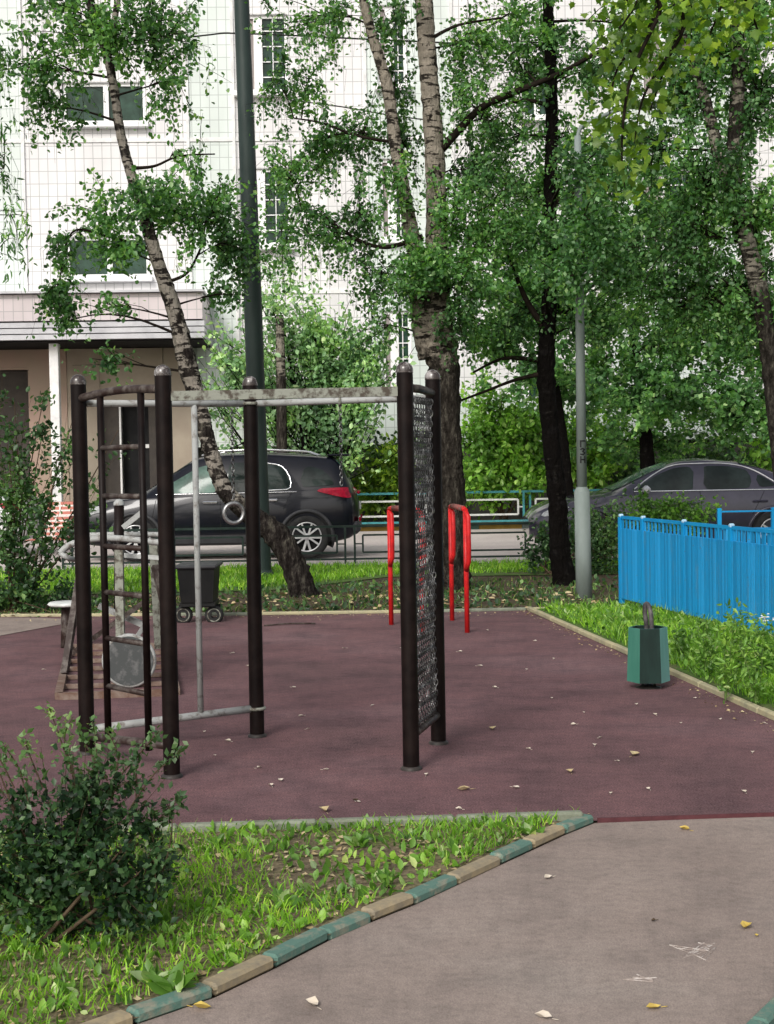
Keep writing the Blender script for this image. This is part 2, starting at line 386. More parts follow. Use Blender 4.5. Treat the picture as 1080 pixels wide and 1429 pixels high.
def curve_pts(a, b, k=6, sag=.0, wob=.05):
    a, b = Vector(a), Vector(b); L = (b-a).length; pts = []
    ph = rng.uniform(-1, 1, 3)*wob*L
    for i in range(k+1):
        t = i/k; s_ = math.sin(math.pi*t)
        p = a.lerp(b, t)+Vector(ph)*s_; p.z += s_*sag*L
        pts.append(p)
    return pts

def smooth_line(pts, k=6):
    """Catmull-Rom through (Vector, radius) pairs"""
    P = [(*p, r) for p, r in pts]; P = [Vector(q) for q in P]; out = []
    for i in range(len(P)-1):
        p0 = P[max(i-1, 0)]; p1 = P[i]; p2 = P[i+1]; p3 = P[min(i+2, len(P)-1)]
        for j in range(k):
            t = j/k
            out.append(.5*((2*p1)+(p2-p0)*t+(2*p0-5*p1+4*p2-p3)*t*t+(3*p1-p0-3*p2+p3)*t**3))
    out.append(P[-1]); return [Vector(q[:3]) for q in out], [q[3] for q in out]

def tree(name, label, trunks, Y, clumps, bark, leaf, leafsize=.055, hang=.5, group=None, cat='tree', extra=None, droop=.6, twigmat=None, branch_r=.022, limbs=(), dens=1.7, narrow=.72):
    """trunks: polylines of (px,py,width_px[,dY]); clumps: (px,py,rx,ry,leaves[,dY,depth,strand])"""
    b0 = trunks[0][0]; base = at(b0[0], b0[1], Y)
    root = thing(name, label, cat, base, 0, group)
    mb = MB(); tp = []
    for tr in trunks:
        pts = []
        for q in tr:
            dy = q[3] if len(q) > 3 else 0
            yy = Y+dy; pts.append((at(q[0], q[1], yy), q[2]/2*yy/F))
        ps, rs = smooth_line(pts, 12)
        if tr is trunks[0]: rs[0] *= 1.35; rs[1] *= 1.15; ps[0].z -= .08
        rs = [r*(1+rng.uniform(-.05, .05)) for r in rs]
        v0 = len(mb.v); mb.tube(ps, rs, 18, bark); tp += list(zip(ps, rs))
        for i_, (p_, r_q) in enumerate(zip(ps, rs)):
            for j_ in range(18):
                k_ = v0+i_*18+j_; q_ = Vector(mb.v[k_]); mb.v[k_] = tuple(q_+(q_-p_)*(rng.normal()*.05+.05*math.sin(j_*1.05+i_*.13)))
    mb.build('trunk', bark, root)
    br = MB(); LP = []; twigmat = twigmat or M['twig']
    for lb in limbs:
        pts = [(at(q[0], q[1], Y+(q[3] if len(q) > 3 else 0)), q[2]/2*Y/F) for q in lb]
        ps, rs = smooth_line(pts, 6); br.tube(ps, rs, 7, twigmat); tp += list(zip(ps, rs))
    for c in clumps:
        px, py, rx, ry, n = c[:5]; n = int(n*dens); rx *= 1.12; ry *= 1.12; dy = c[5] if len(c) > 5 else 0; dep = c[6] if len(c) > 6 else (rx+ry)/2*1.3*Y/F
        strand = c[7] if len(c) > 7 else hang
        yy = Y+dy; C0 = at(px, py, yy); sx, sz = rx*yy/F, ry*yy/F
        # attach to trunk a little below the clump
        best = min(tp, key=lambda q: (q[0]-C0).length+max(0, q[0].z-C0.z+.15)*2.0)
        bp = curve_pts(best[0], C0, 7, .06, .06); L = (C0-best[0]).length
        r0 = min(branch_r*(.5+L*.25), max(best[1]*.6, .008))
        br.tube(bp, [r0*(1-.75*i/7) for i in range(8)], 5, twigmat, cap=False)
        nt_ = max(5, int(n/55)); per = n/nt_
        for k in range(nt_):
            v = rng.normal(size=3)*.56
            tgt = C0+Vector((v[0]*sx, v[1]*dep, v[2]*sz))
            st = bp[int(rng.integers(3, 8))]
            tw = curve_pts(st, tgt, 4, .08, .1)
            br.tube(tw, [.007, .0055, .0045, .0035, .002], 3, twigmat, cap=False)
            # leaves along the twig, then strands falling from it
            m1 = int(per*.45); 
            for _ in range(m1):
                t = rng.uniform(.35, 1)*4; i = min(int(t), 3); p = tw[i].lerp(tw[i+1], t-i)
                LP.append(p+Vector(rng.normal(size=3)*.045))
            ns = max(1, int(per*.55/9))
            for _ in range(ns):
                t = rng.uniform(.3, 1)*4; i = min(int(t), 3); p = tw[i].lerp(tw[i+1], t-i)
                ln = strand*rng.uniform(.35, 1.1); drift = rng.normal(size=2)*.12*max(ln, .3)
                side = rng.normal(size=2)*.10
                cnt = max(3, int(per*.55/ns))
                ends = Vector((p.x+drift[0]+side[0], p.y+drift[1]+side[1], p.z-ln))
                if strand > .3: br.tube([p, p.lerp(ends, .5)+Vector((side[0]*.5, side[1]*.5, .05)), ends], [.003, .002, .0012], 3, twigmat, cap=False)
                for _k in range(cnt):
                    q = p.lerp(ends, rng.uniform(0, 1)); LP.append(q+Vector(rng.normal(size=3)*.03))
    br.build('branches', twigmat, root)
    if leaf: leaf_mesh('crown', LP, leafsize, leaf, root, droop=droop, narrow=narrow)
    rebase(root); return root

def shrub(name, label, base, clumps, leaf, leafsize, nstem=8, cat='shrub', group=None, stemmat=None, droop=.1, Y=None, top=None, stem_r=.012, tips=()):
    """clumps: (px,py,rx,ry,n[,dY])"""
    Y = Y or base.y; root = thing(name, label, cat, base, 0, group); st = MB(); LP = []; LT = []
    for c in clumps:
        px, py, rx, ry, n = c[:5]; dy = c[5] if len(c) > 5 else 0
        yy = Y+dy; C0 = at(px, py, yy); sx, sz = rx*yy/F, ry*yy/F; dep = (sx+sz)/2
        k = max(3, int(n/40))
        b0 = base+Vector((rng.uniform(-.1, .1), rng.uniform(-.1, .1), 0))
        main = curve_pts(b0, C0, 6, 0, .06); st.tube(main, [stem_r*(1-.7*i/6) for i in range(7)], 5, stemmat or M['stem'], cap=False)
        for _ in range(k):
            v = rng.normal(size=3)*.55
            tgt = C0+Vector((v[0]*sx, v[1]*dep, v[2]*sz))
            if tgt.z < .03: tgt.z = .03
            tw = curve_pts(main[int(rng.integers(2, 7))], tgt, 4, -.02, .08)
            st.tube(tw, [stem_r*.3, stem_r*.25, stem_r*.2, stem_r*.15, stem_r*.1], 3, stemmat or M['stem'], cap=False)
            for _j in range(int(n/k)):
                t = (rng.uniform(.15, 1))*4; i = min(int(t), 3); p = tw[i].lerp(tw[i+1], t-i)
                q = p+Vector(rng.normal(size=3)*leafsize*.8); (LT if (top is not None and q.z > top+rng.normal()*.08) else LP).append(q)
    for tl in tips:      # long thin shoots: list of (px,py) from inside out
        ps = [at(q[0], q[1], Y+(q[2] if len(q) > 2 else 0)) for q in tl]; ps, rs = smooth_line([(p, .0022) for p in ps], 6)
        st.tube(ps, [.003-.0018*i/len(ps) for i in range(len(ps))], 4, stemmat or M['stem'], cap=False)
        for p in ps[3:]:
            for _ in range(4): LT.append(p+Vector(rng.normal(size=3)*leafsize*.35))
    st.build('stems', stemmat or M['stem'], root)
    leaf_mesh('foliage', LP, leafsize, leaf, root, droop=droop, narrow=.66)
    if LT: leaf_mesh('pale_leaves', LT, leafsize*.8, M['leaf_bushtop'], root, droop=-.2, narrow=.6)  # leaves above the top height and on shoots take a paler green
    rebase(root); return root

# ------------------------------------------------------------------ world and light
SUN_EL, SUN_AZ = 37, 203     # sun behind the camera, slightly to the left
w = bpy.data.worlds.new('World'); scn.world = w; w.use_nodes = True; nt = w.node_tree
sky = nt.nodes.new('ShaderNodeTexSky'); sky.sky_type = 'NISHITA'; sky.sun_disc = False
sky.sun_elevation = R_(SUN_EL); sky.sun_rotation = R_(SUN_AZ); sky.dust_density = 4; sky.air_density = 1.2; sky.ozone_density = .6
bg = nt.nodes['Background']; bg.inputs['Strength'].default_value = .165
hs = nt.nodes.new('ShaderNodeHueSaturation'); hs.inputs['Saturation'].default_value = .35   # thin overcast
nt.links.new(sky.outputs[0], hs.inputs['Color']); nt.links.new(hs.outputs[0], bg.inputs['Color'])
sl = bpy.data.lights.new('sun', 'SUN'); sl.energy = 1.75; sl.angle = R_(16); sl.color = (1, .965, .92)
so = bpy.data.objects.new('sun', sl); COL.objects.link(so)
sd = Vector((math.sin(R_(SUN_AZ))*math.cos(R_(SUN_EL)), math.cos(R_(SUN_AZ))*math.cos(R_(SUN_EL)), math.sin(R_(SUN_EL))))
so.rotation_euler = (-sd).to_track_quat('-Z', 'Y').to_euler()
scn.view_settings.view_transform = 'Standard'; scn.view_settings.look = 'None'; scn.view_settings.exposure = 0

# ------------------------------------------------------------------ ground
def sheet(name, pts, z, m, sub=None):
    mb = MB(); mb.poly([(p[0], p[1], z) for p in pts]); return structure(name, mb, m)
mb = MB(); mb.poly([(-400, -100, 0), (400, -100, 0), (400, 700, 0), (-400, 700, 0)]); structure('ground', mb, M['soil'])
BK = 14.15                                     # back edge of the rubber court
RK0, RK1 = g(735, 853), g(1080, 1008)          # right-hand kerb line of the court
dk = (RK1-RK0); RK2 = RK0+dk*1.35
C1, C2 = g(830, 1148), g(1080, 1140)           # front edge of the court
C3 = C1+(C2-C1)*3.2
VL = g(250, 1166); VLL = C1+(VL-C1)*3.2
BL = g(0, 862); BLL = g(-500, 864)
sheet('rubber_court', [VLL, VL, C1, C2, (RK2.x, min(C3.y, RK2.y-.1)), RK2, RK1, RK0, BL, BLL], .008, M['rubber'])
# step of the rubber slab along the path
mb = MB(); mb.bar(C1+Vector((.01, -.004, .010)), C3+Vector((0, -.004, .010)), .012, .02); structure('rubber_edge', mb, paint('rubber_edge_red', (.10, .035, .04), None, 20, .9))
# path
PK = [(830, 1150), (790, 1166), (745, 1187), (700, 1208), (640, 1236), (580, 1264), (520, 1288), (460, 1314), (385, 1353), (300, 1394), (190, 1432), (60, 1480), (-120, 1540)]
PKw = [g(*p) for p in PK]
RP = [g(1500, 1127), g(1290, 1250), g(1160, 1338), g(1080, 1402), g(1045, 1436), g(980, 1520)]
sheet('asphalt_path', PKw+[(PKw[-1].x, 1.5), (RP[-1].x+.2, 1.5)]+RP[::-1]+[(C3.x, C3.y), (C2.x, C2.y)], .004, M['path'])
# light asphalt corner at far left of the court
sheet('side_path', [g(-700, 864), g(-50, 863), g(60, 864), g(120, 867), g(70, 876), g(0, 889), g(-700, 960)], .013, M['path'])
# raised verges
def verge(name, pts, z, m): return sheet(name, pts, z, m)
verge('front_verge', [PKw[-1], *PKw[::-1][1:], (C1.x-.06, C1.y), VL, VLL, (VLL.x, 2.4)], .022, M['litter'])
verge('right_verge', [RK0+Vector((.09, 0, 0)), RK1+Vector((.09, 0, 0)), RK2+Vector((.09, 0, 0)), (RK2.x+5, RK2.y), (9, 15.5), (2.4, 15.2), g(865, 848)], .022, M['lawn'])
verge('lawn_strip', [(-12, 16.6), (-1.4, 16.9), (.0, 18.6), (3, 18.4), (6.5, 17.2), (12, 17.2), (12, 20.9), (-12, 20.9)], .010, M['lawn'])
sheet('road', [(-60, 21.3), (60, 20.3), (60, 30.6), (-60, 31.4)], .012, M['road'])
sheet('pavement', [(-60, 33.2), (-3.4, 32.6), (-3.4, 34.6), (-60, 34.6)], .125, M['road'])
sheet('back_lawn', [(-60, 31.42), (60, 30.75), (60, 46), (-60, 46)], .11, M['soil'])

# ------------------------------------------------------------------ kerbs
def kerb(name, label, pts, mats, wd, h, z0=0, group=None, side=1, gap=.003):
    root = thing(name, label, 'kerb', pts[0], 0, group)
    for i in range(len(pts)-1):
        a, b = Vector(pts[i]), Vector(pts[i+1]); d = (b-a).normalized()
        nrm = Vector((-d.y, d.x, 0))*side; m = mats[i % len(mats)]
        mb = MB(); a2 = a+d*gap+nrm*wd/2; b2 = b-d*gap+nrm*wd/2
        mb.box((a2+b2)/2+Vector((0, 0, z0+h/2+rng.uniform(-.004, .004))), ((b2-a2).length, wd, h), math.atan2(d.y, d.x), bev=.009)
        o = mb.build('kerb_stone', m, root)
        o['label'] = {'kerb_teal': 'teal painted stone', 'kerb_sand': 'worn sandy stone', 'kerb_yellow': 'ochre stone'}.get([k for k, v in M.items() if v is m][0], 'plain stone')
    rebase(root); return root
pk = PKw[:]; tl, sn = M['kerb_teal'], M['kerb_sand']
kerb('painted_kerb', 'path kerb of alternating teal and sandy stones beside the leafy verge', pk, [tl, sn, tl, sn, tl, sn, tl, tl, sn, tl, sn, tl], .060, .038, side=-1 if True else 1)
kerb('concrete_kerb', 'thin grey mossy kerb between the verge and the maroon court', [VLL, VL, VL.lerp(C1, .33), VL.lerp(C1, .66), C1+Vector((-.05, 0, 0))], [M['kerb_grey']], .045, .055, side=-1)
kerb('concrete_kerb', 'cream kerb running behind the litter bin along the grass', [RK0+dk*t for t in (0, .16, .32, .48, .64, .8, .96, 1.15, 1.35)], [M['kerb_cream']], .045, .045, side=1)
kerb('concrete_kerb', 'low pale kerb along the far edge of the court beneath the trees', [BLL, BL, g(200, 861), g(350, 860), g(560, 857), g(735, 853), g(865, 850), (5.5, 14.2, 0)], [M['kerb_grey'], M['kerb_cream']], .06, .035, side=1)
kerb('painted_kerb', 'teal kerb stone just showing at the bottom right corner', [RP[2]+Vector((.0, 0, 0)), RP[3], RP[4], RP[5]], [tl], .05, .035, side=1)
far = [(-14+i*1.6, 31.35-.0112*(i*1.6), 0) for i in range(20)]
kerb('painted_kerb', 'ochre and green kerb across the road below the teal fence', far, [M['kerb_yellow'], M['kerb_teal']], .12, .14, side=1)

# ------------------------------------------------------------------ climbing frame
PA, PB, PC, PD, PE = g(122, 1054), g(240, 1087), g(574, 1076), g(612, 1040), g(359, 1030)
def zt(px, py, P): return at(px, py, P.y).z
root = thing('climbing_frame', 'dark brown climbing frame with ladder, pull-up bar, ring and chain net', 'climbing frame', (PA+PC)/2)
HP = 1.985
def post(P, r=.040):
    mb = MB(); mb.tube([P+Vector((0, 0, -.02)), P+Vector((0, 0, HP-.05))], r, 20, M['brown_paint'], cap=False); o = mb.build('post', None, root)
    c = MB(); prof = [(r+.0015, -.012), (r+.0015, 0)]+[((r+.0015)*math.cos(a), (r+.0015)*math.sin(a)) for a in [math.pi/2*i/6 for i in range(1, 7)]]
    c.lathe(prof, P+Vector((0, 0, HP-.045)), n=20, m=M['cap']); cc = c.build('cap', None, o)
    b = MB(); b.lathe([(r+.012, 0), (r+.012, .012), (r, .02)], P+Vector((0, 0, .006)), n=20, m=M['darkmetal']); b.build('foot_ring', None, o)
    return o
for P in (PA, PB, PC, PD, PE): post(P)
def pt(P, z): return Vector((P.x, P.y, z))
ztop = 1.845
mb = MB(); a, b = pt(PA, 1.855), pt(PB, 1.865)
mb.tube([a.lerp(b, t)+Vector((0, 0, .02*math.sin(math.pi*t))) for t in [i/8 for i in range(9)]], .021, 12, M['brown_rail']); mb.build('top_rail', None, root)
mb = MB(); mb.tube([pt(PA, .10), pt(PB, .16)], .021, 12, M['brown_rail']); mb.build('bottom_rail', None, root)
# ladder in the plane A-B
def AB(t, z): p = PA.lerp(PB, t); return Vector((p.x, p.y, z))
for t, r in ((.27, .018), (.75, .018)):
    mb = MB(); mb.tube([AB(t, .11), AB(t, 1.86)], r, 12, M['brown_paint']); mb.build('ladder_stile', None, root)
for py in (625, 692, 762, 826, 890, 957):
    z = at(155, py, AB(.27, 0).y).z
    mb = MB(); mb.tube([AB(.27, z), AB(.75, z-.0)], .014, 10, M['brown_rail']); mb.build('ladder_rung', None, root)
# ring side A-E
def AE(t, z): p = PA.lerp(PE, t); return Vector((p.x, p.y, z))
zr = at(360, 563, PE.y).z
mb = MB(); mb.tube([AE(0, zr), AE(1, zr)], .018, 12, M['worn_tube']); mb.build('top_rail', None, root)
mb = MB(); mb.tube([AE(0, .135), AE(1, .165)], .021, 12, M['worn_tube']); mb.build('bottom_rail', None, root)
for z in (.165, zr):
    mb = MB(); mb.torus(pt(PE, z), .043, .010, None, 20, 6, M['worn']); mb.build('clamp', None, root)
p1 = AE(.66, 0); mb = MB(); mb.tube([pt(p1, .15), pt(p1, zr)], .0165, 12, M['worn_tube']); o = mb.build('climbing_pole', None, root)
def link(mb, c, R, r, a, st=1.5, n=10, k=4):
    rot = Matrix.Rotation(a, 3, 'Z') @ Matrix.Rotation(math.pi/2, 3, 'X'); mb.torus(c, R, r, rot, n, k, M['chain'], st)
def chain(P, z0, z1, R=.009, r=.0026):
    mb = MB(); z = z0; i = 0
    while z > z1: link(mb, (P.x, P.y, z), R, r, (i % 2)*math.pi/2+.5); z -= R*1.5*2-.006; i += 1
    return mb
p2 = AE(.885, 0); zc = at(331, 700, p2.y).z
ch = chain(p2, zr-.02, zc); cho = ch.build('chain', None, root)
mb = MB(); mb.torus((p2.x, p2.y, at(331, 716, p2.y).z), .054, .011, Matrix.Rotation(.35, 3, 'Z') @ Matrix.Rotation(math.pi/2, 3, 'X'), 32, 10, M['steel']); mb.build('gymnastic_ring', None, cho)
# E-D tube, B-C beam
mb = MB(); mb.tube([pt(PE, zr), pt(PD, zr+.002)], .018, 12, M['worn_tube']); mb.build('top_rail', None, root)
p3 = PE.lerp(PD, .5); zz = at(478, 676, p3.y).z
mb = chain(p3, zr-.02, zz); c3 = mb.build('chain', None, root)
mb = MB(); mb.torus(pt(p3, zr), .022, .008, Matrix.Rotation(math.pi/2, 3, 'Y'), 16, 6, M['worn']); mb.build('clamp', None, c3)
mb = MB(); zb = at(400, 550, PB.y).z
mb.bar(pt(PB, zb), pt(PC, zb+.008), .03, .046, M['worn']); mb.build('pull_up_beam', None, root)
mb = MB(); mb.tube([pt(PC, ztop+.012), pt(PC.lerp(PD, .5), ztop+.02), pt(PD, ztop+.012)], .021, 12, M['brown_rail']); mb.build('top_rail', None, root)
mb = MB(); mb.tube([pt(PC, .165), pt(PD, .165)], .020, 12, M['brown_rail']); mb.build('bottom_rail', None, root)
# chain net C-D
mb = MB(); nc = 12; rows = 58
dCD = (PD-PC); dlen = dCD.length; u = dCD/dlen; ang = math.atan2(u.y, u.x); gap_ = (dlen-.12)/(nc-1)
for i in range(nc):
    s_ = .06+gap_*i
    for j in range(rows):
        z = 1.82-(j+.5)*1.63/rows; wv = math.sin(j*.35+i*.5)*.004
        c = PC+u*s_+Vector((-u.y*wv, u.x*wv, 0)); c.z = z
        link(mb, c, .0100, .0026, ang+(.35 if j % 2 else 1.75), 1.7, 8, 4)
        if i < nc-1 and j % 3 == 0:
            for q_ in (.28, .72):
                c2 = PC+u*(s_+gap_*q_); c2.z = z-.006*math.sin(q_*3.14)
                rot = Matrix.Rotation(ang, 3, 'Z') @ Matrix.Rotation(math.pi/2+(.5 if q_ < .5 else -.5), 3, 'X') @ Matrix.Rotation(math.pi/2, 3, 'Z')
                mb.torus(c2, .0085, .0023, rot, 8, 4, M['chain'], 1.5)
mb.build('chain_net', None, root)
rebase(root)

# ------------------------------------------------------------------ red parallel bars
root = thing('parallel_bars', 'low red dip bars on four legs standing behind the chain net', 'dip bars', g(600, 875))
L1 = [(g(545, 873), None), (g(583, 884), None)]; R1 = [g(631, 867), g(652, 884)]
zt1 = 1.07
for (a, b) in ((g(546, 873), g(590, 890)), (g(631, 867), g(652, 884))):
    for P in (a, b):
        lean = Vector((-.012, 0, 0)); mb = MB(); mb.tube([P+Vector((0, 0, -.02)), P+Vector((0, 0, zt1))], .022, 14, M['red']); o = mb.build('leg', None, root)
        gd = MB(); q = P
        gd.tube([pt(q, zt1-.01)+Vector((.0, -.03, 0)), pt(q, zt1-.05)+Vector((.02, -.06, 0)), pt(q, zt1-.30)+Vector((.022, -.065, 0)), pt(q, zt1-.44)+Vector((.02, -.05, 0)), pt(q, zt1-.52)+Vector((.0, -.01, 0))], .021, 12, M['red'])
        gd.build('side_grip', None, o)
    mb = MB(); m1 = pt(a, zt1); m2 = pt(b, zt1); mb.tube([m1, m1.lerp(m2, .1)+Vector((0, 0, .012)), m1.lerp(m2, .9)+Vector((0, 0, .012)), m2], .023, 12, M['red']); bb = mb.build('hand_bar', None, root)
    gp = MB(); gp.tube([m1.lerp(m2, .15)+Vector((0, 0, .014)), m1.lerp(m2, .85)+Vector((0, 0, .014))], .026, 12, M['redworn']); gp.build('worn_grip', None, bb)
rebase(root)

# ------------------------------------------------------------------ litter bin
B = g(905, 961); root = thing('litter_bin', 'green hexagonal litter bin hanging from a bent metal arm at the court edge', 'litter bin', B)
zb0, zb1 = at(905, 950, B.y).z, at(905, 875, B.y).z
s6 = 9.6/F*1.0
mb = MB(); rb, rt = 30*B.y/F, 27*B.y/F; th = .004; a0 = R_(-90-30-4)
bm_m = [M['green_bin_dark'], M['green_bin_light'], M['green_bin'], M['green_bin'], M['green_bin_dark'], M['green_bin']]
def ringp(r, z, oy=0): return [Vector((B.x+r*math.cos(a0+k*math.pi/3), B.y+oy+r*math.sin(a0+k*math.pi/3), z)) for k in range(6)]
lo, hi = ringp(rb, zb0), ringp(rt, zb1); li, hi2 = ringp(rb-.006, zb0), ringp(rt-.007, zb1)
for k in range(6):
    k2 = (k+1) % 6
    mm = [M['green_bin_dark'], M['green_bin_light'], M['green_bin'], M['green_bin'], M['green_bin_dark'], M['green_bin']][k]  # faces differ in tone: dark, pale and mid green
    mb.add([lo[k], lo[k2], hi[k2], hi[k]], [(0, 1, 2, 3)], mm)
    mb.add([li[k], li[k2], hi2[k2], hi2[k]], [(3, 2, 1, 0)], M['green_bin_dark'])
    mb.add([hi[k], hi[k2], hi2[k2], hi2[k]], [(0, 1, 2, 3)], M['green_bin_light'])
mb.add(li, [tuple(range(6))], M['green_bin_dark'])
mb.build('bin_body', None, root)
mb = MB(); zA = at(903, 843, B.y).z; bx = B.x-.005
arm = [Vector((bx, B.y+.015, 0.03)), Vector((bx, B.y+.015, zb1-.02)), Vector((bx-.012, B.y+.015, zA-.04)), Vector((bx-.002, B.y+.01, zA)), Vector((bx+.014, B.y-.01, zA-.02)), Vector((bx+.022, B.y-.03, zA-.09)), Vector((bx+.024, B.y-.035, zb1-.06))]
ps, rs = smooth_line([(p, .013) for p in arm], 5); mb.tube(ps, .0155, 10, M['binarm']); mb.build('support_arm', None, root)
mb = MB(); mb.lathe([(.001, .028), (.03, .026), (.075, .012), (.085, .008), (.085, 0)], B, n=20, m=M['darkmetal']); 
for sx in (-.03, .03): mb.tube([B+Vector((sx*1.4, 0, .015)), B+Vector((sx, 0, zb0+.004))], .009, 8, M['darkmetal'])
mb.build('foot_plate', None, root)
rebase(root)

# ------------------------------------------------------------------ blue fence
def blue_fence(name, label, pts, H, posts_every, base_z=.02, capst=True):
    root = thing(name, label, 'fence', pts[0])
    tot = 0
    for i in range(len(pts)-1):
        a, b = Vector(pts[i]), Vector(pts[i+1]); d = b-a; L = d.length; n = d.normalized(); nb = max(1, round(L/posts_every))
        for k in range(nb):
            p = a+d*(k/nb); q = a+d*((k+1)/nb)
            mb = MB(); mb.box(p+Vector((0, 0, H/2)), (.05, .05, H), math.atan2(n.y, n.x)); o = mb.build('post', M['blue'], root)
            if capst: c = MB(); c.box(p+Vector((0, 0, H+.017)), (.045, .045, .035), math.atan2(n.y, n.x), bev=.01); c.build('cap', M['bluelight'], o)
            for z, wd in ((H-.02, .03), (H-.145, .028), (.09, .03)):
                r = MB(); r.bar(pt(p, base_z+z)+n*.027, pt(q, base_z+z)-n*.027, .026, wd); r.build('rail', M['blue'], root)
            # dense upright slats, every other one slightly set back
            pm = MB(); m_ = int((q-p).length/.030)
            for j in range(m_):
                c = p+(q-p)*((j+.5)/m_); nn = Vector((-n.y, n.x, 0))
                off = 0.0; c = c-nn*.018
                pm.box(pt(c, base_z+(.07+H-.145)/2), (.0215, .006, H-.145-.07+.03), math.atan2(n.y, n.x), bev=.0022)
            um = pm; m2 = max(3, int((q-p).length/.085))
            for j in range(m2):
                c = p+(q-p)*((j+.5)/m2); um.box(pt(c, base_z+H-.083), (.028, .012, .10), math.atan2(n.y, n.x))
            pm.build('slat_panel', M['slat_blue'], root)
    mb = MB(); p = Vector(pts[-1]); mb.box(p+Vector((0, 0, H/2)), (.05, .05, H)); mb.build('post', M['blue'], root)
    rebase(root); return root
FA, FB = g(868, 845), g(899, 853); FCd = g(1080, 900)
FC = FB+(FCd-FB)*1.45
blue_fence('picket_fence', 'bright blue slatted metal fence with pale post caps beside the grass', [FA, FB, FC], .90, 1.05)
root = thing('picket_fence', 'far side of the blue enclosure, thin rails seen against the grey car', 'fence', (3.85, 16.6, 0))
pa, pb = Vector((3.85, 16.6, 0)), Vector((7.6, 16.6, 0))
for z in (.86, .66, .12):
    mb = MB(); mb.bar(pt(pa, z), pt(pb, z), .03, .018); mb.build('rail', M['blue'], root)
for k in range(7):
    p = pa.lerp(pb, k/6); mb = MB(); mb.box(pt(p, .45), (.045, .045, .9)); mb.build('post', M['blue'], root)
mb = MB()
for j in range(110):
    p = pa.lerp(pb, (j+.5)/110); mb.box((p.x, p.y-.017, .38), (.022, .006, .54))
mb.build('slat_panel', M['slat_blue'], root)
rebase(root)

# ------------------------------------------------------------------ lamp columns and cables
YP = 19.0
root = thing('lamp_column', 'tall dark green tapering lamp column behind the climbing frame', 'lamp column', at(364, 806, YP))
pb_, pm_, pt_ = at(365, 806, YP), at(352, 400, YP), at(337, 0, YP); dirn = (pt_-pm_).normalized()
pts = [(pb_-Vector((0, 0, .1)), .135), (pb_+Vector((-.01, 0, 1.0)), .128), (pm_, .118), (pt_, .100), (pt_+dirn*4, .08)]
ps, rs = smooth_line(pts, 6); mb = MB(); mb.tube(ps, rs, 20, M['pole_dark']); mb.build('column', None, root)
mb = MB(); mb.lathe([(.17, 0), (.17, .05), (.14, .10)], at(365, 806, YP), n=20, m=M['pole_dark']); mb.build('base_collar', None, root); 
mb = MB(); q = pt_+dirn*4; mb.tube([q, q+Vector((0, -.3, .25)), q+Vector((0, -1.2, .35))], [.05, .04, .03], 10, M['pole_dark']); mb.build('arm', None, root)
mb = MB(); mb.box(q+Vector((0, -1.5, .36)), (.22, .6, .12), bev=.03); mb.build('lamp_head', M['pole_grey'], root)
rebase(root)
YQ = 15.4; Qb = at(815, 836, YQ); Qj = at(812, 686, YQ); Qt = at(806, 190, YQ)
root = thing('street_lamp', 'slim grey street lamp with black painted characters and a thicker foot', 'street lamp', Qb)
mb = MB(); mb.tube([Qb-Vector((0, 0, .1)), Qj], [.088, .083], 20, M['pole_grey']); mb.lathe([(.083, 0), (.080, .012), (.056, .05)], Qj, n=20, m=M['pole_grey']); mb.build('foot_tube', None, root)
mb = MB(); mb.tube([Qj, Qj.lerp(Qt, .6), Qt], [.056, .046, .036], 16, M['pole_grey']); mb.build('column', None, root)
mb = MB(); arm = [Qt-Vector((0, 0, .02)), at(812, 176, YQ), at(838, 163, YQ), at(872, 150, YQ-.2)]
ps, rs = smooth_line([(p, .022) for p in arm], 5); mb.tube(ps, .022, 10, M['pole_grey']); mb.build('arm', None, root)
mb = MB(); hd = at(893, 146, YQ-.2)
mb.box(hd, (.38, .16, .07), bev=.025); mb.build('lamp_head', M['pole_grey'], root)
# characters: strokes laid on the front of the column
def strokes(mb, segs, cx, cz, s, yfun, wd):
    for (x0, z0, x1, z1) in segs:
        a = Vector((cx+x0*s, 0, cz+z0*s)); b = Vector((cx+x1*s, 0, cz+z1*s)); d = (b-a); L = d.length; d.normalize(); nn = Vector((-d.z, 0, d.x))
        k = 3
        for i in range(k):
            p, q = a+d*(L*i/k-(.0 if i else wd*.4)), a+d*(L*(i+1)/k+(wd*.4 if i == k-1 else 0))
            vs = [p-nn*wd/2, q-nn*wd/2, q+nn*wd/2, p+nn*wd/2]
            vs = [Vector((v.x, yfun(v.x), v.z)) for v in vs]; mb.add(vs, [(0, 1, 2, 3)], M['black'])
cc = Qj.lerp(Qt, (686-630)/(686-190)); rcol = .055
mb = MB(); zz0 = cc.z
yf = lambda x: cc.y-math.sqrt(max(0.0003, rcol**2-min(abs(x-cc.x), .05)**2))-.003
G = [(-.4, -.6, -.4, .6), (-.4, .6, .5, .6)]
T3 = [(-.4, .5, .0, .65), (.0, .65, .4, .45), (.4, .45, .0, .08), (.0, .08, .45, -.25), (.45, -.25, .1, -.6), (.1, -.6, -.4, -.5)]
C4 = [(-.4, .6, -.4, -.6), (-.4, .0, .45, .0), (.45, .6, .45, -.6)]
for k, sg in enumerate((G, T3, C4)): strokes(mb, sg, cc.x+.006, zz0+(1-k)*.084, .052, yf, .014)
mb.build('painted_number', None, root); rebase(root)

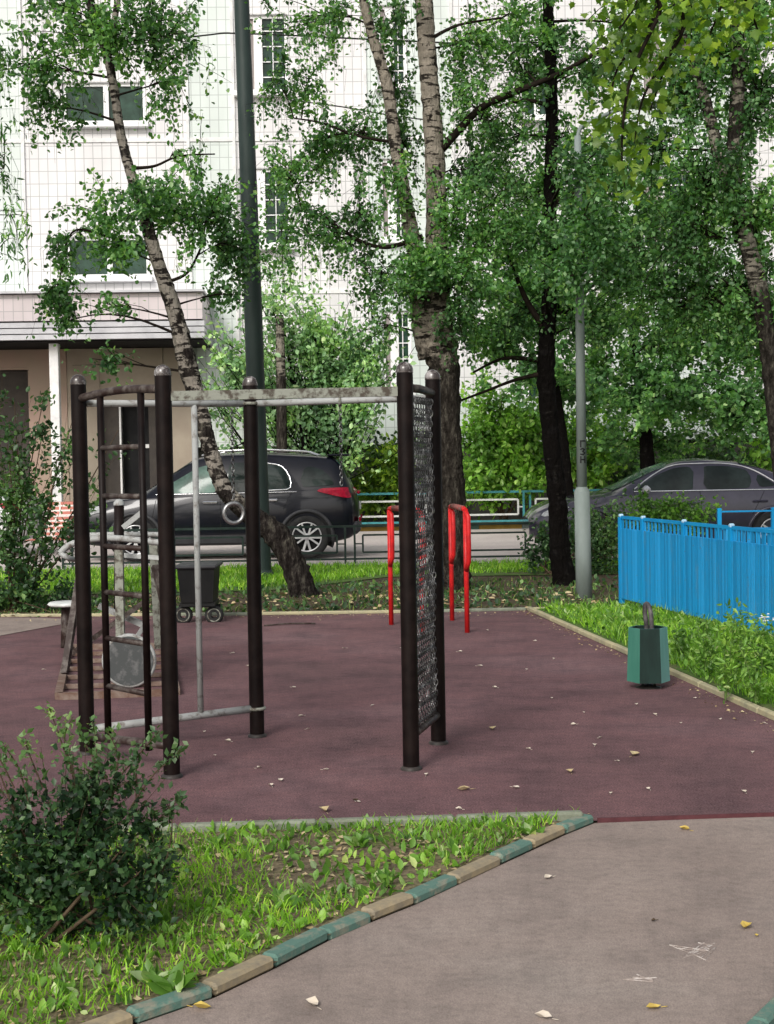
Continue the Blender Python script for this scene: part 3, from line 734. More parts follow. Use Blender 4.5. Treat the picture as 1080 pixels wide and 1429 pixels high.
def cable(label, pts, Y0, Y1, r=.012, name='overhead_cable'):
    n = len(pts); P = [(at(p[0], p[1], Y0+(Y1-Y0)*i/(n-1)), r) for i, p in enumerate(pts)]
    ps, _ = smooth_line(P, 8); mb = MB(); mb.tube(ps, r, 6, M['wire'], cap=False); o = mb.build(name); tag(o, label, 'cable'); return o
cable('long black overhead cable sagging across the top of the white facade', [(-200, 110), (0, 98), (90, 76), (280, 50), (345, 47), (540, 56), (780, 66), (1000, 70), (1250, 66)], 21, 21)
cable('short black cable crossing above the entrance canopy behind the leaning birch', [(-150, 437), (0, 435), (150, 433), (280, 428)], 32.2, 32.2, .014)
cable('thin cable between the birches, lower of the two overhead lines', [(405, 140), (470, 148), (540, 160), (600, 168)], 20, 18.5, .009)

# ------------------------------------------------------------------ exercise machines at left
def yb(py, px=160): return g(px, py).y
M['base_brown'] = paint('worn_base_brown', (.13, .075, .055), (.22, .17, .14), 14, .7)
root = thing('rowing_trainer', 'brown and grey outdoor exercise machine with big grey wheel on a slatted frame', 'exercise machine', g(160, 978))
fl, fr = g(82, 978), g(246, 972); bl, br_ = g(97, 908), g(232, 906)
mb = MB()
for a, b in ((fl, fr), (bl, br_), (fl, bl), (fr, br_)): mb.bar(a+Vector((0, 0, .03)), b+Vector((0, 0, .03)), .05, .045, M['base_brown'])
mb.build('base_frame', None, root)
for k in range(1, 6):
    t = k/6; a, b = fl.lerp(bl, t), fr.lerp(br_, t); mb = MB(); mb.bar(a+Vector((.03, 0, .028)), b+Vector((-.03, 0, .028)), .030, .03, M['base_brown']); mb.build('base_slat', None, root)
Yw = yb(962)
wc = at(180, 922, Yw); rw = 37*Yw/F; rot = Matrix.Rotation(math.pi/2, 3, 'X')
grey_disc = paint('worn_grey_disc', (.06, .065, .065), (.15, .15, .15), 9, .7, lo=.55, hi=.7)
mb = MB(); mb.lathe([(.001, .02), (rw*.93, .02), (rw*.93, -.02), (.001, -.02)], wc, rot, 36, grey_disc, False)
o = mb.build('flywheel', None, root)
mb = MB(); mb.torus(wc, rw*.95, .016, rot, 40, 8, M['worn_tube']); mb.build('rim', None, o)
def beam(name, a, b, w_, h_, m, par=None): mb = MB(); mb.bar(a, b, w_, h_, m); return mb.build(name, None, par or root)
def tb(name, pts, r, m, par=None, sm=True):
    ps, _ = smooth_line([(p, r) for p in pts], 5) if sm else (pts, 0); mb = MB(); mb.tube(ps, r, 12, m); return mb.build(name, None, par or root)
Ym = 9.75
beam('upright', at(169, 950, Ym-.1), at(166, 763, Ym-.1), .055, .05, M['worn'])
tb('upright_post', [at(166, 850, Ym+.35), at(166, 705, Ym+.35)], .036, M['brown_paint'], sm=False)
mb = MB(); mb.lathe([(.04, 0), (.038, .02), (.02, .04), (.001, .045)], at(166, 705, Ym+.35), n=16, m=M['worn_tube']); mb.build('cap', None, root)
beam('upright', at(222, 905, Ym+.9), at(214, 755, Ym+.9), .06, .05, M['worn'])
beam('upright', at(227, 905, Ym+.5), at(226, 700, Ym+.5), .035, .035, M['worn'])
beam('brace', at(90, 940, Ym), at(113, 792, Ym+.3), .045, .04, M['brown_rail'])
beam('brace', at(216, 790, Ym+.3), at(243, 900, Ym), .045, .04, M['brown_rail'])
beam('brace', at(96, 915, Ym+.4), at(204, 838, Ym+.4), .04, .035, M['brown_rail'])
beam('brace', at(138, 845, Ym+.5), at(200, 872, Ym+.5), .05, .04, M['worn_tube'])
beam('brace', at(188, 893, Ym+.2), at(205, 868, Ym+.2), .035, .03, M['worn_tube'])
tb('handlebar', [at(84, 772, Ym), at(95, 762, Ym), at(118, 754, Ym), at(160, 751, Ym), at(230, 758, Ym)], .022, M['worn_tube'])
tb('handlebar', [at(84, 772, Ym), at(96, 779, Ym), at(115, 782, Ym+.3)], .018, M['worn_tube'])
tb('handlebar', [at(104, 748, Ym+.6), at(150, 746, Ym+.6), at(230, 746, Ym+.6)], .019, M['worn_tube'])
beam('lever', at(172, 736, Ym+.2), at(202, 712, Ym+.2), .05, .035, M['worn_tube'])
beam('cross_rail', at(160, 774, Ym+.5), at(230, 779, Ym+.5), .03, .03, M['white_metal'])
rebase(root)
Ys = g(88, 905).y
root = thing('stool', 'round white seat on a brown post beside the exercise machine', 'stool', g(92, 904))
mb = MB(); mb.tube([g(92, 905), at(93, 846, Ys)], .045, 14, M['brown_rail']); mb.build('leg', None, root)
mb = MB(); mb.lathe([(.001, .03), (.16, .03), (.175, .015), (.16, 0), (.001, 0)], at(96, 845, Ys), n=28, m=M['white_metal']); mb.build('seat', None, root)
rebase(root)
# black wheeled container by the back verge
Yb_ = g(270, 868).y; root = thing('wheelie_bin', 'black plastic wheeled container at the edge of the court', 'wheelie bin', g(275, 868))
mb = MB(); tp0 = [at(252, 792, Yb_), at(303, 790, Yb_)]; 
wdt = (tp0[1]-tp0[0]).x; cx = (tp0[0].x+tp0[1].x)/2; z1 = tp0[0].z; z0 = at(275, 838, Yb_).z
vs = [(cx+sx*wdt/2*k, Yb_+sy*.24*k, z) for z, k in ((z0, .86), (z1, 1)) for sx, sy in ((-1, -1), (1, -1), (1, 1), (-1, 1))]
mb.add(vs, [(0, 3, 2, 1), (4, 5, 6, 7), (0, 1, 5, 4), (1, 2, 6, 5), (2, 3, 7, 6), (3, 0, 4, 7)], M['black']); mb.build('bin_body', None, root)
mb = MB(); mb.box((cx, Yb_, z1+.02), (wdt+.05, .54, .035), bev=.012); mb.build('lid', M['plastic_grey'], root)
mb = MB(); mb.box((cx, Yb_, z0-.02), (wdt*.95, .38, .04)); mb.bar((cx-.2, Yb_, z0-.05), (cx+.2, Yb_, z0-.05), .03, .03)
mb.build('axle_frame', M['black'], root)
for px in (299, 256):
    wcn = at(px, 858, Yb_-.1); mb = MB(); mb.lathe([(.03, -.03), (.075, -.035), (.088, -.02), (.088, .02), (.075, .035), (.03, .03)], wcn, rot, 24, M['rubber_black'])
    mb.torus(wcn+Vector((0, -.032, 0)), .06, .006, rot, 24, 6, M['worn']); mb.build('wheel', None, root)
rebase(root)

# ------------------------------------------------------------------ cars
def interp(xs, tab, k):
    X = [t[0] for t in tab]; return np.interp(xs, X, [t[k] for t in tab])
def smooth_arr(a, n):
    for _ in range(n): b = a.copy(); b[1:-1] = .25*a[:-2]+.5*a[1:-1]+.25*a[2:]; a = b
    return a
class Car:
    """tab rows: x, zbottom, zbelt, ztop, half width at mid, at belt, at top"""
    def __init__(s, tab, n=120, sm=3):
        s.xs = np.linspace(tab[0][0], tab[-1][0], n); s.t = [smooth_arr(interp(s.xs, tab, k), sm) for k in range(1, 7)]
        s.sec = []
        for i in range(n):
            zb, zl, zt_, wm, wl, wt = [q[i] for q in s.t]; h = zl-zb; g_ = zt_-zl
            ctl = [(0, zb), (wm*.80, zb), (wm*.95, zb+.03), (wm*.99, zb+h*.25), (wm, zb+h*.55), (wm*.985, zb+h*.80), (wl, zl-.01), (wl-.012, zl+.01)]
            ctl += [(wl+(wt-wl)*.5+.010*min(1, g_*3), zl+g_*.5), (wt, zl+g_*.86), (wt*.90, zl+g_*.97), (wt*.6, zt_), (0, zt_+.012)]
            ctl = np.array(ctl)
            for _ in range(2):
                q = np.repeat(ctl, 2, 0)[1:-1]; a = ctl[:-1]; b = ctl[1:]; new = np.empty((2*len(a), 2)); new[0::2] = a*.75+b*.25; new[1::2] = a*.25+b*.75
                ctl = np.vstack([ctl[:1], new, ctl[-1:]])
            s.sec.append(ctl)
        s.sec = np.array(s.sec)
    def S(s, x, z):
        i = np.clip(np.searchsorted(s.xs, x)-1, 0, len(s.xs)-2); f = (x-s.xs[i])/(s.xs[i+1]-s.xs[i]); r = []
        for k in (i, i+1):
            c = s.sec[k]; j0 = 6; seg = c[j0:]; r.append(np.interp(z, seg[:, 1], seg[:, 0]))
        return r[0]*(1-f)+r[1]*f
    def body(s, m, parent):
        n, k = len(s.xs), s.sec.shape[1]; vs = []
        for i in range(n):
            half = [(s.xs[i], y, z) for y, z in s.sec[i]]; vs += half+[(x, -y, z) for x, y, z in half[-2:0:-1]]
        kk = 2*k-2; fs = [(i*kk+j, (i+1)*kk+j, (i+1)*kk+(j+1) % kk, i*kk+(j+1) % kk) for i in range(n-1) for j in range(kk)]
        mb = MB(); mb.add(vs, fs, m, True); mb.add(vs[:kk], [tuple(range(kk))], m); mb.add(vs[-kk:], [tuple(range(kk))[::-1]], m)
        return mb.build('body', m, parent)
    def panel(s, name, poly, m, parent, side=1, off=.008, trim=None, trimr=.010, label=None):
        P = []
        for i in range(len(poly)):
            a, b = poly[i], poly[(i+1) % len(poly)]; k = max(2, int(math.hypot(b[0]-a[0], b[1]-a[1])/.08))
            for j in range(k): P.append((a[0]+(b[0]-a[0])*j/k, a[1]+(b[1]-a[1])*j/k))
        P2 = []
        for i in range(len(P)):   # soften the corners
            p0, p1, p2 = P[i-1], P[i], P[(i+1) % len(P)]; P2.append(((p0[0]+2*p1[0]+p2[0])/4, (p0[1]+2*p1[1]+p2[1])/4))
        vs = [Vector((x, side*(s.S(x, z)+off), z)) for x, z in P2]
        xa, xb = min(p[0] for p in P2)+1e-4, max(p[0] for p in P2)-1e-4; nc_, nr_ = max(8, int((xb-xa)/.04)), 10; gv = []
        for i in range(nc_+1):
            x = xa+(xb-xa)*i/nc_; zz = []
            for k in range(len(P2)):
                (x0, z0), (x1, z1) = P2[k], P2[(k+1) % len(P2)]
                if (x0 <= x) != (x1 <= x): zz.append(z0+(z1-z0)*(x-x0)/(x1-x0))
            zl_, zh_ = min(zz), max(zz)
            for k in range(nr_+1): z = zl_+(zh_-zl_)*k/nr_; gv.append((x, side*(s.S(x, z)+off), z))
        q_ = nr_+1; fs = [(i*q_+k, (i+1)*q_+k, (i+1)*q_+k+1, i*q_+k+1) for i in range(nc_) for k in range(nr_)]
        if side > 0: fs = [f[::-1] for f in fs]
        mb = MB(); mb.add(gv, fs, m, True); o = mb.build(name, m, parent)
        if label: o['label'] = label
        if trim: t = MB(); t.tube(vs+[vs[0], vs[1]], trimr, 6, trim, cap=False); t.build('trim', None, o)
        return o
    def top(s, name, x0, x1, wf, m, parent, off=.010, n=14):
        """glass over the sloping top between x0 and x1; wf = share of the top width"""
        mb = MB(); vs = []; kk = 9
        for i in range(n+1):
            x = x0+(x1-x0)*i/n; j = int(np.clip(np.searchsorted(s.xs, x), 0, len(s.xs)-1)); c = s.sec[j]; zt_ = c[-1][1]
            wmax = c[-14:, 0].max()*wf
            for q in range(kk):
                y = -wmax+2*wmax*q/(kk-1); z = np.interp(-abs(y), -c[-20:, 0], c[-20:, 1]); vs.append((s.xs[j], y, z+off))
        mb.add(vs, [(i*kk+q, i*kk+q+1, (i+1)*kk+q+1, (i+1)*kk+q) for i in range(n) for q in range(kk-1)], m, True)
        return mb.build(name, m, parent)
def wheel(parent, x, y, r, side, spoke=5, twin=True):
    rot = Matrix.Rotation(-side*math.pi/2, 3, 'X'); c = (x, y, r)
    e = bpy.data.objects.new('wheel', None)
    mb = MB(); mb.lathe([(r*.66, .06), (r*.70, .085), (r*.92, .09), (r*.99, .06), (r, 0), (r*.99, -.10), (r*.66, -.10)], c, rot, 36, M['rubber_black']); w_ = mb.build('wheel', None, parent)
    mb = MB(); mb.torus(Vector(c)+rot @ Vector((0, 0, .065)), r*.655, .012, rot, 36, 6, M['alloy']); mb.lathe([(.001, .0), (r*.66, .0)], Vector(c)+rot @ Vector((0, 0, -.01)), rot, 24, M['dark_void'])
    mb.lathe([(r*.66, -.01), (r*.66, .07)], c, rot, 36, M['plastic_grey'])
    mb.lathe([(.001, .075), (r*.16, .07), (r*.17, .03)], c, rot, 16, M['alloy'])
    for k in range(spoke):
        for s_ in ((-.16, .16) if twin else (0,)):
            a = 2*math.pi*k/spoke+.3; b = a+s_*1.6
            p = Vector((r*.12*math.cos(a+s_*.5), r*.12*math.sin(a+s_*.5), .055)); q = Vector((r*.64*math.cos(b), r*.64*math.sin(b), .058))
            mb.bar(Vector(c)+rot @ p, Vector(c)+rot @ q, .035, .028, M['alloy'])
    mb.build('rim', None, w_)
def arch(car, parent, x, r, side, m=None):
    """dark wheel well with a cladding lip"""
    mb = MB(); R2 = r*1.19; n = 26; zc = r; zlo = .17; vs = [];
    a0 = math.asin(max(-1, (zlo-zc)/R2)); angs = [a0+(math.pi-2*a0)*i/n for i in range(n+1)]
    ring = [(x+R2*math.cos(a), zc+R2*math.sin(a)) for a in angs]
    vs = [Vector((px_, side*(car.S(px_, pz)+.004), pz)) for px_, pz in ring]; cn = Vector((x, side*(car.S(x, zc)+.004), zc))
    mb.add([cn]+vs, [(0, i+1, i+2) if side > 0 else (0, i+2, i+1) for i in range(n)], M['dark_void'])
    o = mb.build('wheel_arch', None, parent)
    t = MB(); t.tube([v+Vector((0, side*.002, 0)) for v in vs], .028, 6, m or M['plastic_grey']); t.build('arch_trim', None, o)
def seam(car, parent, pts, side=-1, name='door_seam'):
    P = []
    for a, b in zip(pts[:-1], pts[1:]):
        for j in range(8): t = j/8; P.append((a[0]+(b[0]-a[0])*t, a[1]+(b[1]-a[1])*t))
    P.append(pts[-1]); mb = MB(); mb.tube([Vector((x, side*(car.S(x, z)-.001), z)) for x, z in P], .005, 4, M['dark_void']); return mb.build(name, None, parent)
def handle(car, parent, x, z, side, m):
    mb = MB(); y = side*(car.S(x, z)+.024); mb.box((x, y, z), (.23, .026, .036), bev=.010); mb.box((x-.08, side*(car.S(x, z)+.008), z), (.03, .03, .03)); mb.build('door_handle', m, parent)

# --- SUV: local +x is the nose; it points to world -X
def suv(loc):
    tab = [(0, .42, .80, .86, .62, .55, .40), (.05, .36, .98, 1.04, .84, .78, .62), (.12, .30, 1.06, 1.16, .90, .83, .66), (.22, .28, 1.08, 1.40, .915, .85, .64), (.36, .25, 1.08, 1.585, .925, .86, .61), (.75, .24, 1.07, 1.625, .93, .865, .62),
           (1.5, .22, 1.05, 1.675, .93, .87, .64), (2.1, .22, 1.03, 1.67, .93, .87, .64), (2.55, .22, 1.01, 1.61, .93, .87, .62), (3.0, .22, .99, 1.32, .93, .865, .64), (3.40, .22, .98, 1.06, .93, .86, .68), (3.9, .22, .93, .99, .925, .83, .66), (4.25, .26, .85, .90, .89, .78, .6), (4.42, .34, .74, .80, .80, .70, .5), (4.5, .40, .62, .66, .62, .55, .4)]
    c = Car(tab); root = thing('parked_car', 'dark navy estate-style off-roader parked behind the climbing frame, rear lamp to the right', 'car', loc, math.pi)
    c.body(M['suvpaint'], root)
    for sd_ in (1, -1):
        # in local axes the side seen from the court is +y (the car is turned by 180 degrees)
        c.panel('side_window', [(1.02, 1.09), (1.05, 1.30), (1.18, 1.47), (1.52, 1.52), (1.52, 1.075)], M['carglass'], root, sd_, trim=M['chrome'], trimr=.014)
        c.panel('side_window', [(1.60, 1.075), (1.60, 1.525), (2.02, 1.52), (2.10, 1.06)], M['carglass'], root, sd_)
        c.panel('side_window', [(2.18, 1.06), (2.14, 1.515), (2.48, 1.47), (3.12, 1.10), (3.10, 1.055)], M['windscreen' if sd_ > 0 else 'carglass'], root, sd_)
        c.panel('quarter_window', [(.34, 1.15), (.40, 1.26), (.56, 1.40), (.80, 1.46), (.88, 1.34), (.90, 1.12)], M['carglass'], root, sd_)
        # chrome beltline and the lower cladding
        mb = MB(); mb.tube([Vector((x, sd_*(c.S(x, 1.035)+.006), 1.05-.004*(x-1))) for x in np.linspace(.95, 3.15, 24)], .009, 6, M['chrome'], cap=False); mb.build('belt_trim', None, root)
        mb = MB(); xx = np.linspace(1.12, 3.30, 20)
        mb.add([Vector((x, sd_*(c.S(x, z)+.012), z)) for x in xx for z in (.27, .34, .40)], [(i*3+j, (i+1)*3+j, (i+1)*3+j+1, i*3+j+1) for i in range(19) for j in range(2)], M['plastic_grey']); mb.build('sill_cladding', None, root)
        for x, z in ((1.36, .93), (2.30, .91)): handle(c, root, x, z, sd_, M['chrome'])
        seam(c, root, [(1.56, 1.04), (1.56, .60), (1.50, .42), (2.1, .40)], sd_); seam(c, root, [(2.14, 1.04), (2.14, .42)], sd_); seam(c, root, [(3.14, 1.0), (3.20, .7), (3.14, .42)], sd_); seam(c, root, [(1.02, 1.05), (1.08, .95), (1.16, .78)], sd_)
        for x in (.80, 3.47):
            arch(c, root, x, .345, sd_); wheel(root, x, sd_*(c.S(x, .4)-.055), .345, sd_)
        c.panel('tail_lamp', [(.02, .98), (.02, 1.10), (.16, 1.11), (.58, 1.10), (.66, 1.06), (.35, .98), (.12, .93)], M['redlamp'], root, sd_, off=.014)
        c.panel('headlamp', [(4.36, .70), (4.40, .78), (4.20, .86), (3.88, .90), (3.95, .80)], M['lampglass'], root, sd_, off=.012)
        rr = MB(); rr.tube([Vector((x, sd_*.60, z)) for x, z in ((.62, 1.61), (.8, 1.68), (1.5, 1.725), (2.2, 1.71), (2.45, 1.64))], .016, 8, M['chrome']); rr.build('roof_rail', None, root)
        mr = MB(); mr.box((2.98, sd_*1.0, 1.10), (.13, .22, .15), bev=.04); mr.build('wing_mirror', M['suvpaint'], root)
    c.top('rear_window', .13, .33, .92, M['windscreen'], root, .014); c.top('windscreen', 2.62, 3.34, .93, M['windscreen'], root, .012)
    mb = MB(); mb.box((.30, 0, 1.615), (.36, 1.14, .035), bev=.015); mb.build('spoiler', M['suvpaint'], root)
    mb = MB(); mb.box((-.01, 0, 1.02), (.05, 1.2, .06), bev=.02); mb.build('lamp_bar', M['redlamp'], root)
    mb = MB(); mb.box((.05, 0, .47), (.16, 1.64, .20), bev=.05); o = mb.build('rear_bumper', M['plastic_grey'], root)
    mb = MB(); mb.box((-.02, 0, .80), (.03, .52, .12), bev=.005); mb.build('number_plate', M['white_metal'], root)
    mb = MB()
    for y in (-.62, .62): mb.box((-.03, y, .60), (.03, .22, .07), bev=.01)
    mb.build('reflector', M['redlamp'], o)
    return root
sx0 = at(499, 700, 22.4).x
suv((sx0, 23.25, .012))

def sedan(name, label, loc, mat, rz=math.pi, chrome=True):
    tab = [(0, .40, .80, .84, .60, .52, .40), (.06, .30, .92, .98, .82, .72, .60), (.25, .24, .97, 1.05, .89, .78, .62), (.60, .20, .98, 1.14, .915, .82, .62), (1.05, .18, .97, 1.30, .92, .84, .60), (1.5, .17, .955, 1.415, .92, .845, .58), (1.95, .17, .94, 1.455, .92, .845, .58),
           (2.35, .17, .93, 1.435, .92, .845, .57), (2.75, .17, .92, 1.30, .92, .84, .57), (3.25, .17, .905, 1.04, .92, .835, .62), (3.5, .17, .89, .95, .92, .83, .64), (4.0, .18, .83, .89, .91, .80, .62), (4.35, .20, .76, .82, .88, .74, .58), (4.58, .26, .66, .71, .78, .64, .5), (4.68, .32, .55, .58, .60, .5, .4)]
    c = Car(tab); root = thing(name, label, 'car', loc, rz); c.body(mat, root); mat.node_tree.nodes['Principled BSDF'].inputs['Coat Weight'].default_value = 1.0; mat.node_tree.nodes['Principled BSDF'].inputs['Coat IOR'].default_value = 1.45
    for sd_ in (1, -1):
        c.panel('side_window', [(2.16, .985), (2.14, 1.345), (2.42, 1.33), (2.70, 1.22), (3.02, 1.03), (3.02, .97)], M['carglass'], root, sd_)
        c.panel('side_window', [(1.28, 1.00), (1.28, 1.27), (1.60, 1.34), (2.00, 1.35), (2.02, .985)], M['carglass'], root, sd_)
        c.panel('quarter_window', [(.88, 1.03), (1.20, 1.24), (1.20, 1.005)], M['carglass'], root, sd_)
        for pts in ([(x, .972+.000*x) for x in np.linspace(.80, 3.08, 26)],): 
            mb = MB(); mb.tube([Vector((x, sd_*(c.S(x, z)+.004), z)) for x, z in pts], .010, 6, M['chrome'], cap=False); mb.build('belt_trim', None, root)
        tp_ = [(.80, 1.0), (1.20, 1.265), (1.58, 1.37), (2.05, 1.385), (2.45, 1.36), (2.75, 1.225), (3.08, 1.0)]
        ps, _ = smooth_line([(Vector((x, 0, z)), .01) for x, z in tp_], 6); mb = MB(); mb.tube([Vector((p.x, sd_*(c.S(p.x, p.z)+.006), p.z)) for p in ps], .011, 6, M['alloy'], cap=False); mb.build('window_trim', None, root)
        for x, z in ((1.18, .80), (2.22, .78)): handle(c, root, x, z, sd_, mat)
        seam(c, root, [(2.08, .96), (2.08, .30)], sd_); seam(c, root, [(3.08, .93), (3.16, .6), (3.10, .3)], sd_); seam(c, root, [(1.10, .95), (1.22, .75), (1.30, .6)], sd_)
        for x in (.98, 3.72): arch(c, root, x, .32, sd_, mat); wheel(root, x, sd_*(c.S(x, .4)-.055), .32, sd_, 7, False)
        c.panel('headlamp', [(4.50, .60), (4.52, .66), (4.30, .75), (4.05, .77), (4.15, .68)], M['lampglass'], root, sd_, off=.012)
        c.panel('tail_lamp', [(.06, .80), (.05, .90), (.35, .94), (.42, .86), (.2, .78)], M['redlamp'], root, sd_, off=.012)
        mr = MB(); mr.box((2.93, sd_*.99, 1.00), (.11, .22, .13), bev=.045); o = mr.build('wing_mirror', M['alloy' if mat is M['sedanpaint'] else 'whitepaint'], root); m2 = MB(); m2.box((2.93, sd_*.88, .95), (.07, .08, .05)); m2.build('mirror_stalk', M['black'], o)
    c.top('windscreen', 2.50, 3.36, .95, M['windscreen'], root, .012); c.top('rear_window', .62, 1.40, .92, M['carglass'], root, .012)
    return root
fx = at(741, 700, 22.0).x
sedan('parked_car', 'grey-violet saloon car parked behind the blue fence, nose to the left', (fx+4.66, 22.75, .012), M['sedanpaint'])
lx = at(27, 700, 23.5).x
sedan('parked_car', 'white car at the left edge of the picture, only its tail showing behind the shrub', (lx, 24.6, .012), M['whitepaint'])

# ------------------------------------------------------------------ low fences
def low_fence(name, label, pa, pb, n, H, rail, inner, pr=.018):
    root = thing(name, label, 'fence', pa)
    pa, pb = Vector(pa), Vector(pb); d = (pb-pa).normalized(); L = (pb-pa).length/n
    for k in range(n):
        a = pa+d*L*k
        for q in (a, a+d*.14): mb = MB(); mb.bar(q, q+Vector((0, 0, H)), pr*1.6, pr*1.6); mb.build('post', rail, root)
        mb = MB(); mb.bar(a+Vector((0, 0, H)), a+d*L+Vector((0, 0, H)), pr*1.5, pr*1.7); mb.build('top_rail', rail, root)
        mb = MB(); mb.bar(a+Vector((0, 0, .07)), a+d*L+Vector((0, 0, .07)), pr*1.5, pr*1.5); mb.build('bottom_rail', rail, root)
        i0, i1 = a+d*.26, a+d*(L-.12); mb = MB()
        for z in (H*.30, H*.76): mb.bar(i0+Vector((0, 0, z)), i1+Vector((0, 0, z)), pr*1.4, pr*1.4)
        for q in (i0, i1): mb.bar(q+Vector((0, 0, H*.30)), q+Vector((0, 0, H*.76)), pr*1.4, pr*1.4)
        for q, r_ in ((a+d*.14, i0), (i1, a+d*L)): mb.bar(q+Vector((0, 0, H*.53)), r_+Vector((0, 0, H*.53)), pr, pr)
        mb.build('inner_frame', inner, root)
    rebase(root)
    return root
lf0 = g(88, 800); low_fence('low_fence', 'thin dark green knee-high metal fence in front of the navy car', (at(88, 790, 21.0).x, 21.0, .02), (at(745, 790, 21.0).x, 21.0, .02), 5, .55, M['fence_dark'], M['fence_dark'], .019)
low_fence('low_fence', 'teal and white metal fence across the road, between the cars', (at(345, 738, 30.9).x, 31.0, .12), (at(860, 738, 30.9).x, 30.9, .12), 4, .70, M['teal_metal'], M['white_metal'], .028)

# ------------------------------------------------------------------ building
YB = 34.0
root = thing('apartment_building', 'white and pale green tiled apartment block with an entrance canopy', 'building', (0, YB, 0), R_(2.5))
def bx_(px): return (px-W0/2)/F*YB
def bz(py, px=540): return EYE+(645-(px-540)*.0175-py)/F*YB
XL, XR = -22, 26; ZT = 17
wins = []   # x0,x1,z0,z1,kind
st = 210*YB/F
def addcol(px0, px1, py_top, py_bot, kind, kmin, kmax, skip=()):
    for k in range(kmin, kmax+1):
        if k in skip: continue
        pc = (px0+px1)/2
        wins.append((bx_(px0), bx_(px1), bz(py_bot, pc)+k*st, bz(py_top, pc)+k*st, kind))
addcol(105, 218, 335, 390, 'double', 0, 2)
addcol(344, 414, 240, 345, 'tall', 0, 2)
addcol(-150, -30, 335, 390, 'double', 0, 2)
addcol(538, 578, 225, 335, 'tall', -1, 2)
addcol(738, 778, 300, 375, 'double', -1, 2); addcol(905, 985, 235, 345, 'tall', 0, 2); addcol(1120, 1230, 335, 390, 'double', 0, 2)
segs = [(XL, bx_(50), 'tile_green'), (bx_(50), bx_(275), 'tile_white'), (bx_(275), bx_(338), 'tile_green'), (bx_(338), bx_(520), 'tile_white'), (bx_(520), bx_(640), 'tile_green'), (bx_(640), bx_(860), 'tile_white'), (bx_(860), bx_(1040), 'tile_green'), (bx_(1040), XR, 'tile_white')]
zc1 = bz(487, 150); zp = bz(622, 450)
def wallseg(x0, x1, z0, z1, m):
    hs_ = [(max(x0, h[0]), min(x1, h[1]), h[2], h[3]) for h in wins if h[0] < x1 and h[1] > x0 and h[3] > z0]
    xs = sorted({x0, x1, *[h[0] for h in hs_], *[h[1] for h in hs_]}); zs = sorted({z0, z1, *[h[2] for h in hs_], *[h[3] for h in hs_]})
    zs = [z for z in zs if z0 <= z <= z1]
    mb = MB()
    for i in range(len(xs)-1):
        for j in range(len(zs)-1):
            cx_, cz_ = (xs[i]+xs[i+1])/2, (zs[j]+zs[j+1])/2
            if any(h[0] < cx_ < h[1] and h[2] < cz_ < h[3] for h in hs_): continue
            mb.add([(xs[i], 0, zs[j]), (xs[i+1], 0, zs[j]), (xs[i+1], 0, zs[j+1]), (xs[i], 0, zs[j+1])], [(0, 1, 2, 3)], M[m])
    mb.build('wall_panel', None, root)
for x0, x1, m in segs: wallseg(x0, x1, zc1 if x1 < bx_(300) else zp, ZT, m)
mb = MB(); mb.box(((bx_(275)+XR)/2, .05, zp/2), (XR-bx_(275), .06, zp-.02), m=M['shade_plinth']); mb.build('shade_plinth', None, root)  # base band coloured dark to stand for shade behind the shrubs
mb = MB()   # panel joints: pale strips between the slabs
for px in (50, 275, 338, 520, 640, 860, 1040): mb.box((bx_(px), -.02, (zc1+ZT)/2), (.07, .05, ZT-zc1), m=M['white_col'])
for k in range(-1, 4): mb.box(((XL+XR)/2, -.012, bz(413, 200)+k*st), (XR-XL, .03, .09), m=M['white_col'])
mb.build('slab_joints', None, root)
for x0, x1, z0, z1, kd in wins:
    if z1 > ZT: continue
    fm = MB(); t = .07; d_ = .10
    fm.box(((x0+x1)/2, d_, z1-t/2), (x1-x0, .08, t)); fm.box(((x0+x1)/2, d_, z0+t/2), (x1-x0, .08, t))
    for x in (x0+t/2, x1-t/2): fm.box((x, d_, (z0+z1)/2), (t, .08, z1-z0-2*t))
    mid = x0+(x1-x0)*(.52 if kd == 'double' else .42); fm.box((mid, d_, (z0+z1)/2), (.12 if kd == 'double' else .20, .09, z1-z0-2*t))
    # reveals
    fm.box((x0-.01, .10, (z0+z1)/2), (.02, .20, z1-z0)); fm.box((x1+.01, .10, (z0+z1)/2), (.02, .20, z1-z0)); fm.box(((x0+x1)/2, .10, z1+.01), (x1-x0, .20, .02))
    f = fm.build('window', M['winframe'], root)
    gm = MB(); gm.add([(x0, .12, z0), (x1, .12, z0), (x1, .12, z1), (x0, .12, z1)], [(0, 1, 2, 3)], M['winglass']); gm.build('pane', None, f)
    if kd == 'tall':
        cm = MB(); cm.add([(x0+t, .115, z0+t), (mid-.1, .115, z0+t), (mid-.1, .115, z1-t), (x0+t, .115, z1-t)], [(0, 1, 2, 3)], M['curtain']); cm.build('curtain', None, f)
        gb = MB()
        for k in range(1, 5): gb.box(((mid+x1)/2, .09, z0+(z1-z0)*k/5), (x1-mid-.1, .02, .025))
        gb.box(((mid+x1)/2, .085, (z0+z1)/2), (.02, .02, z1-z0-.14)); gb.build('glazing_bars', M['winframe'], f)
    sm_ = MB(); sm_.box(((x0+x1)/2, -.06, z0-.07), (x1-x0+.16, .26, .12), bev=.01); sm_.build('sill', M['winframe'], f)
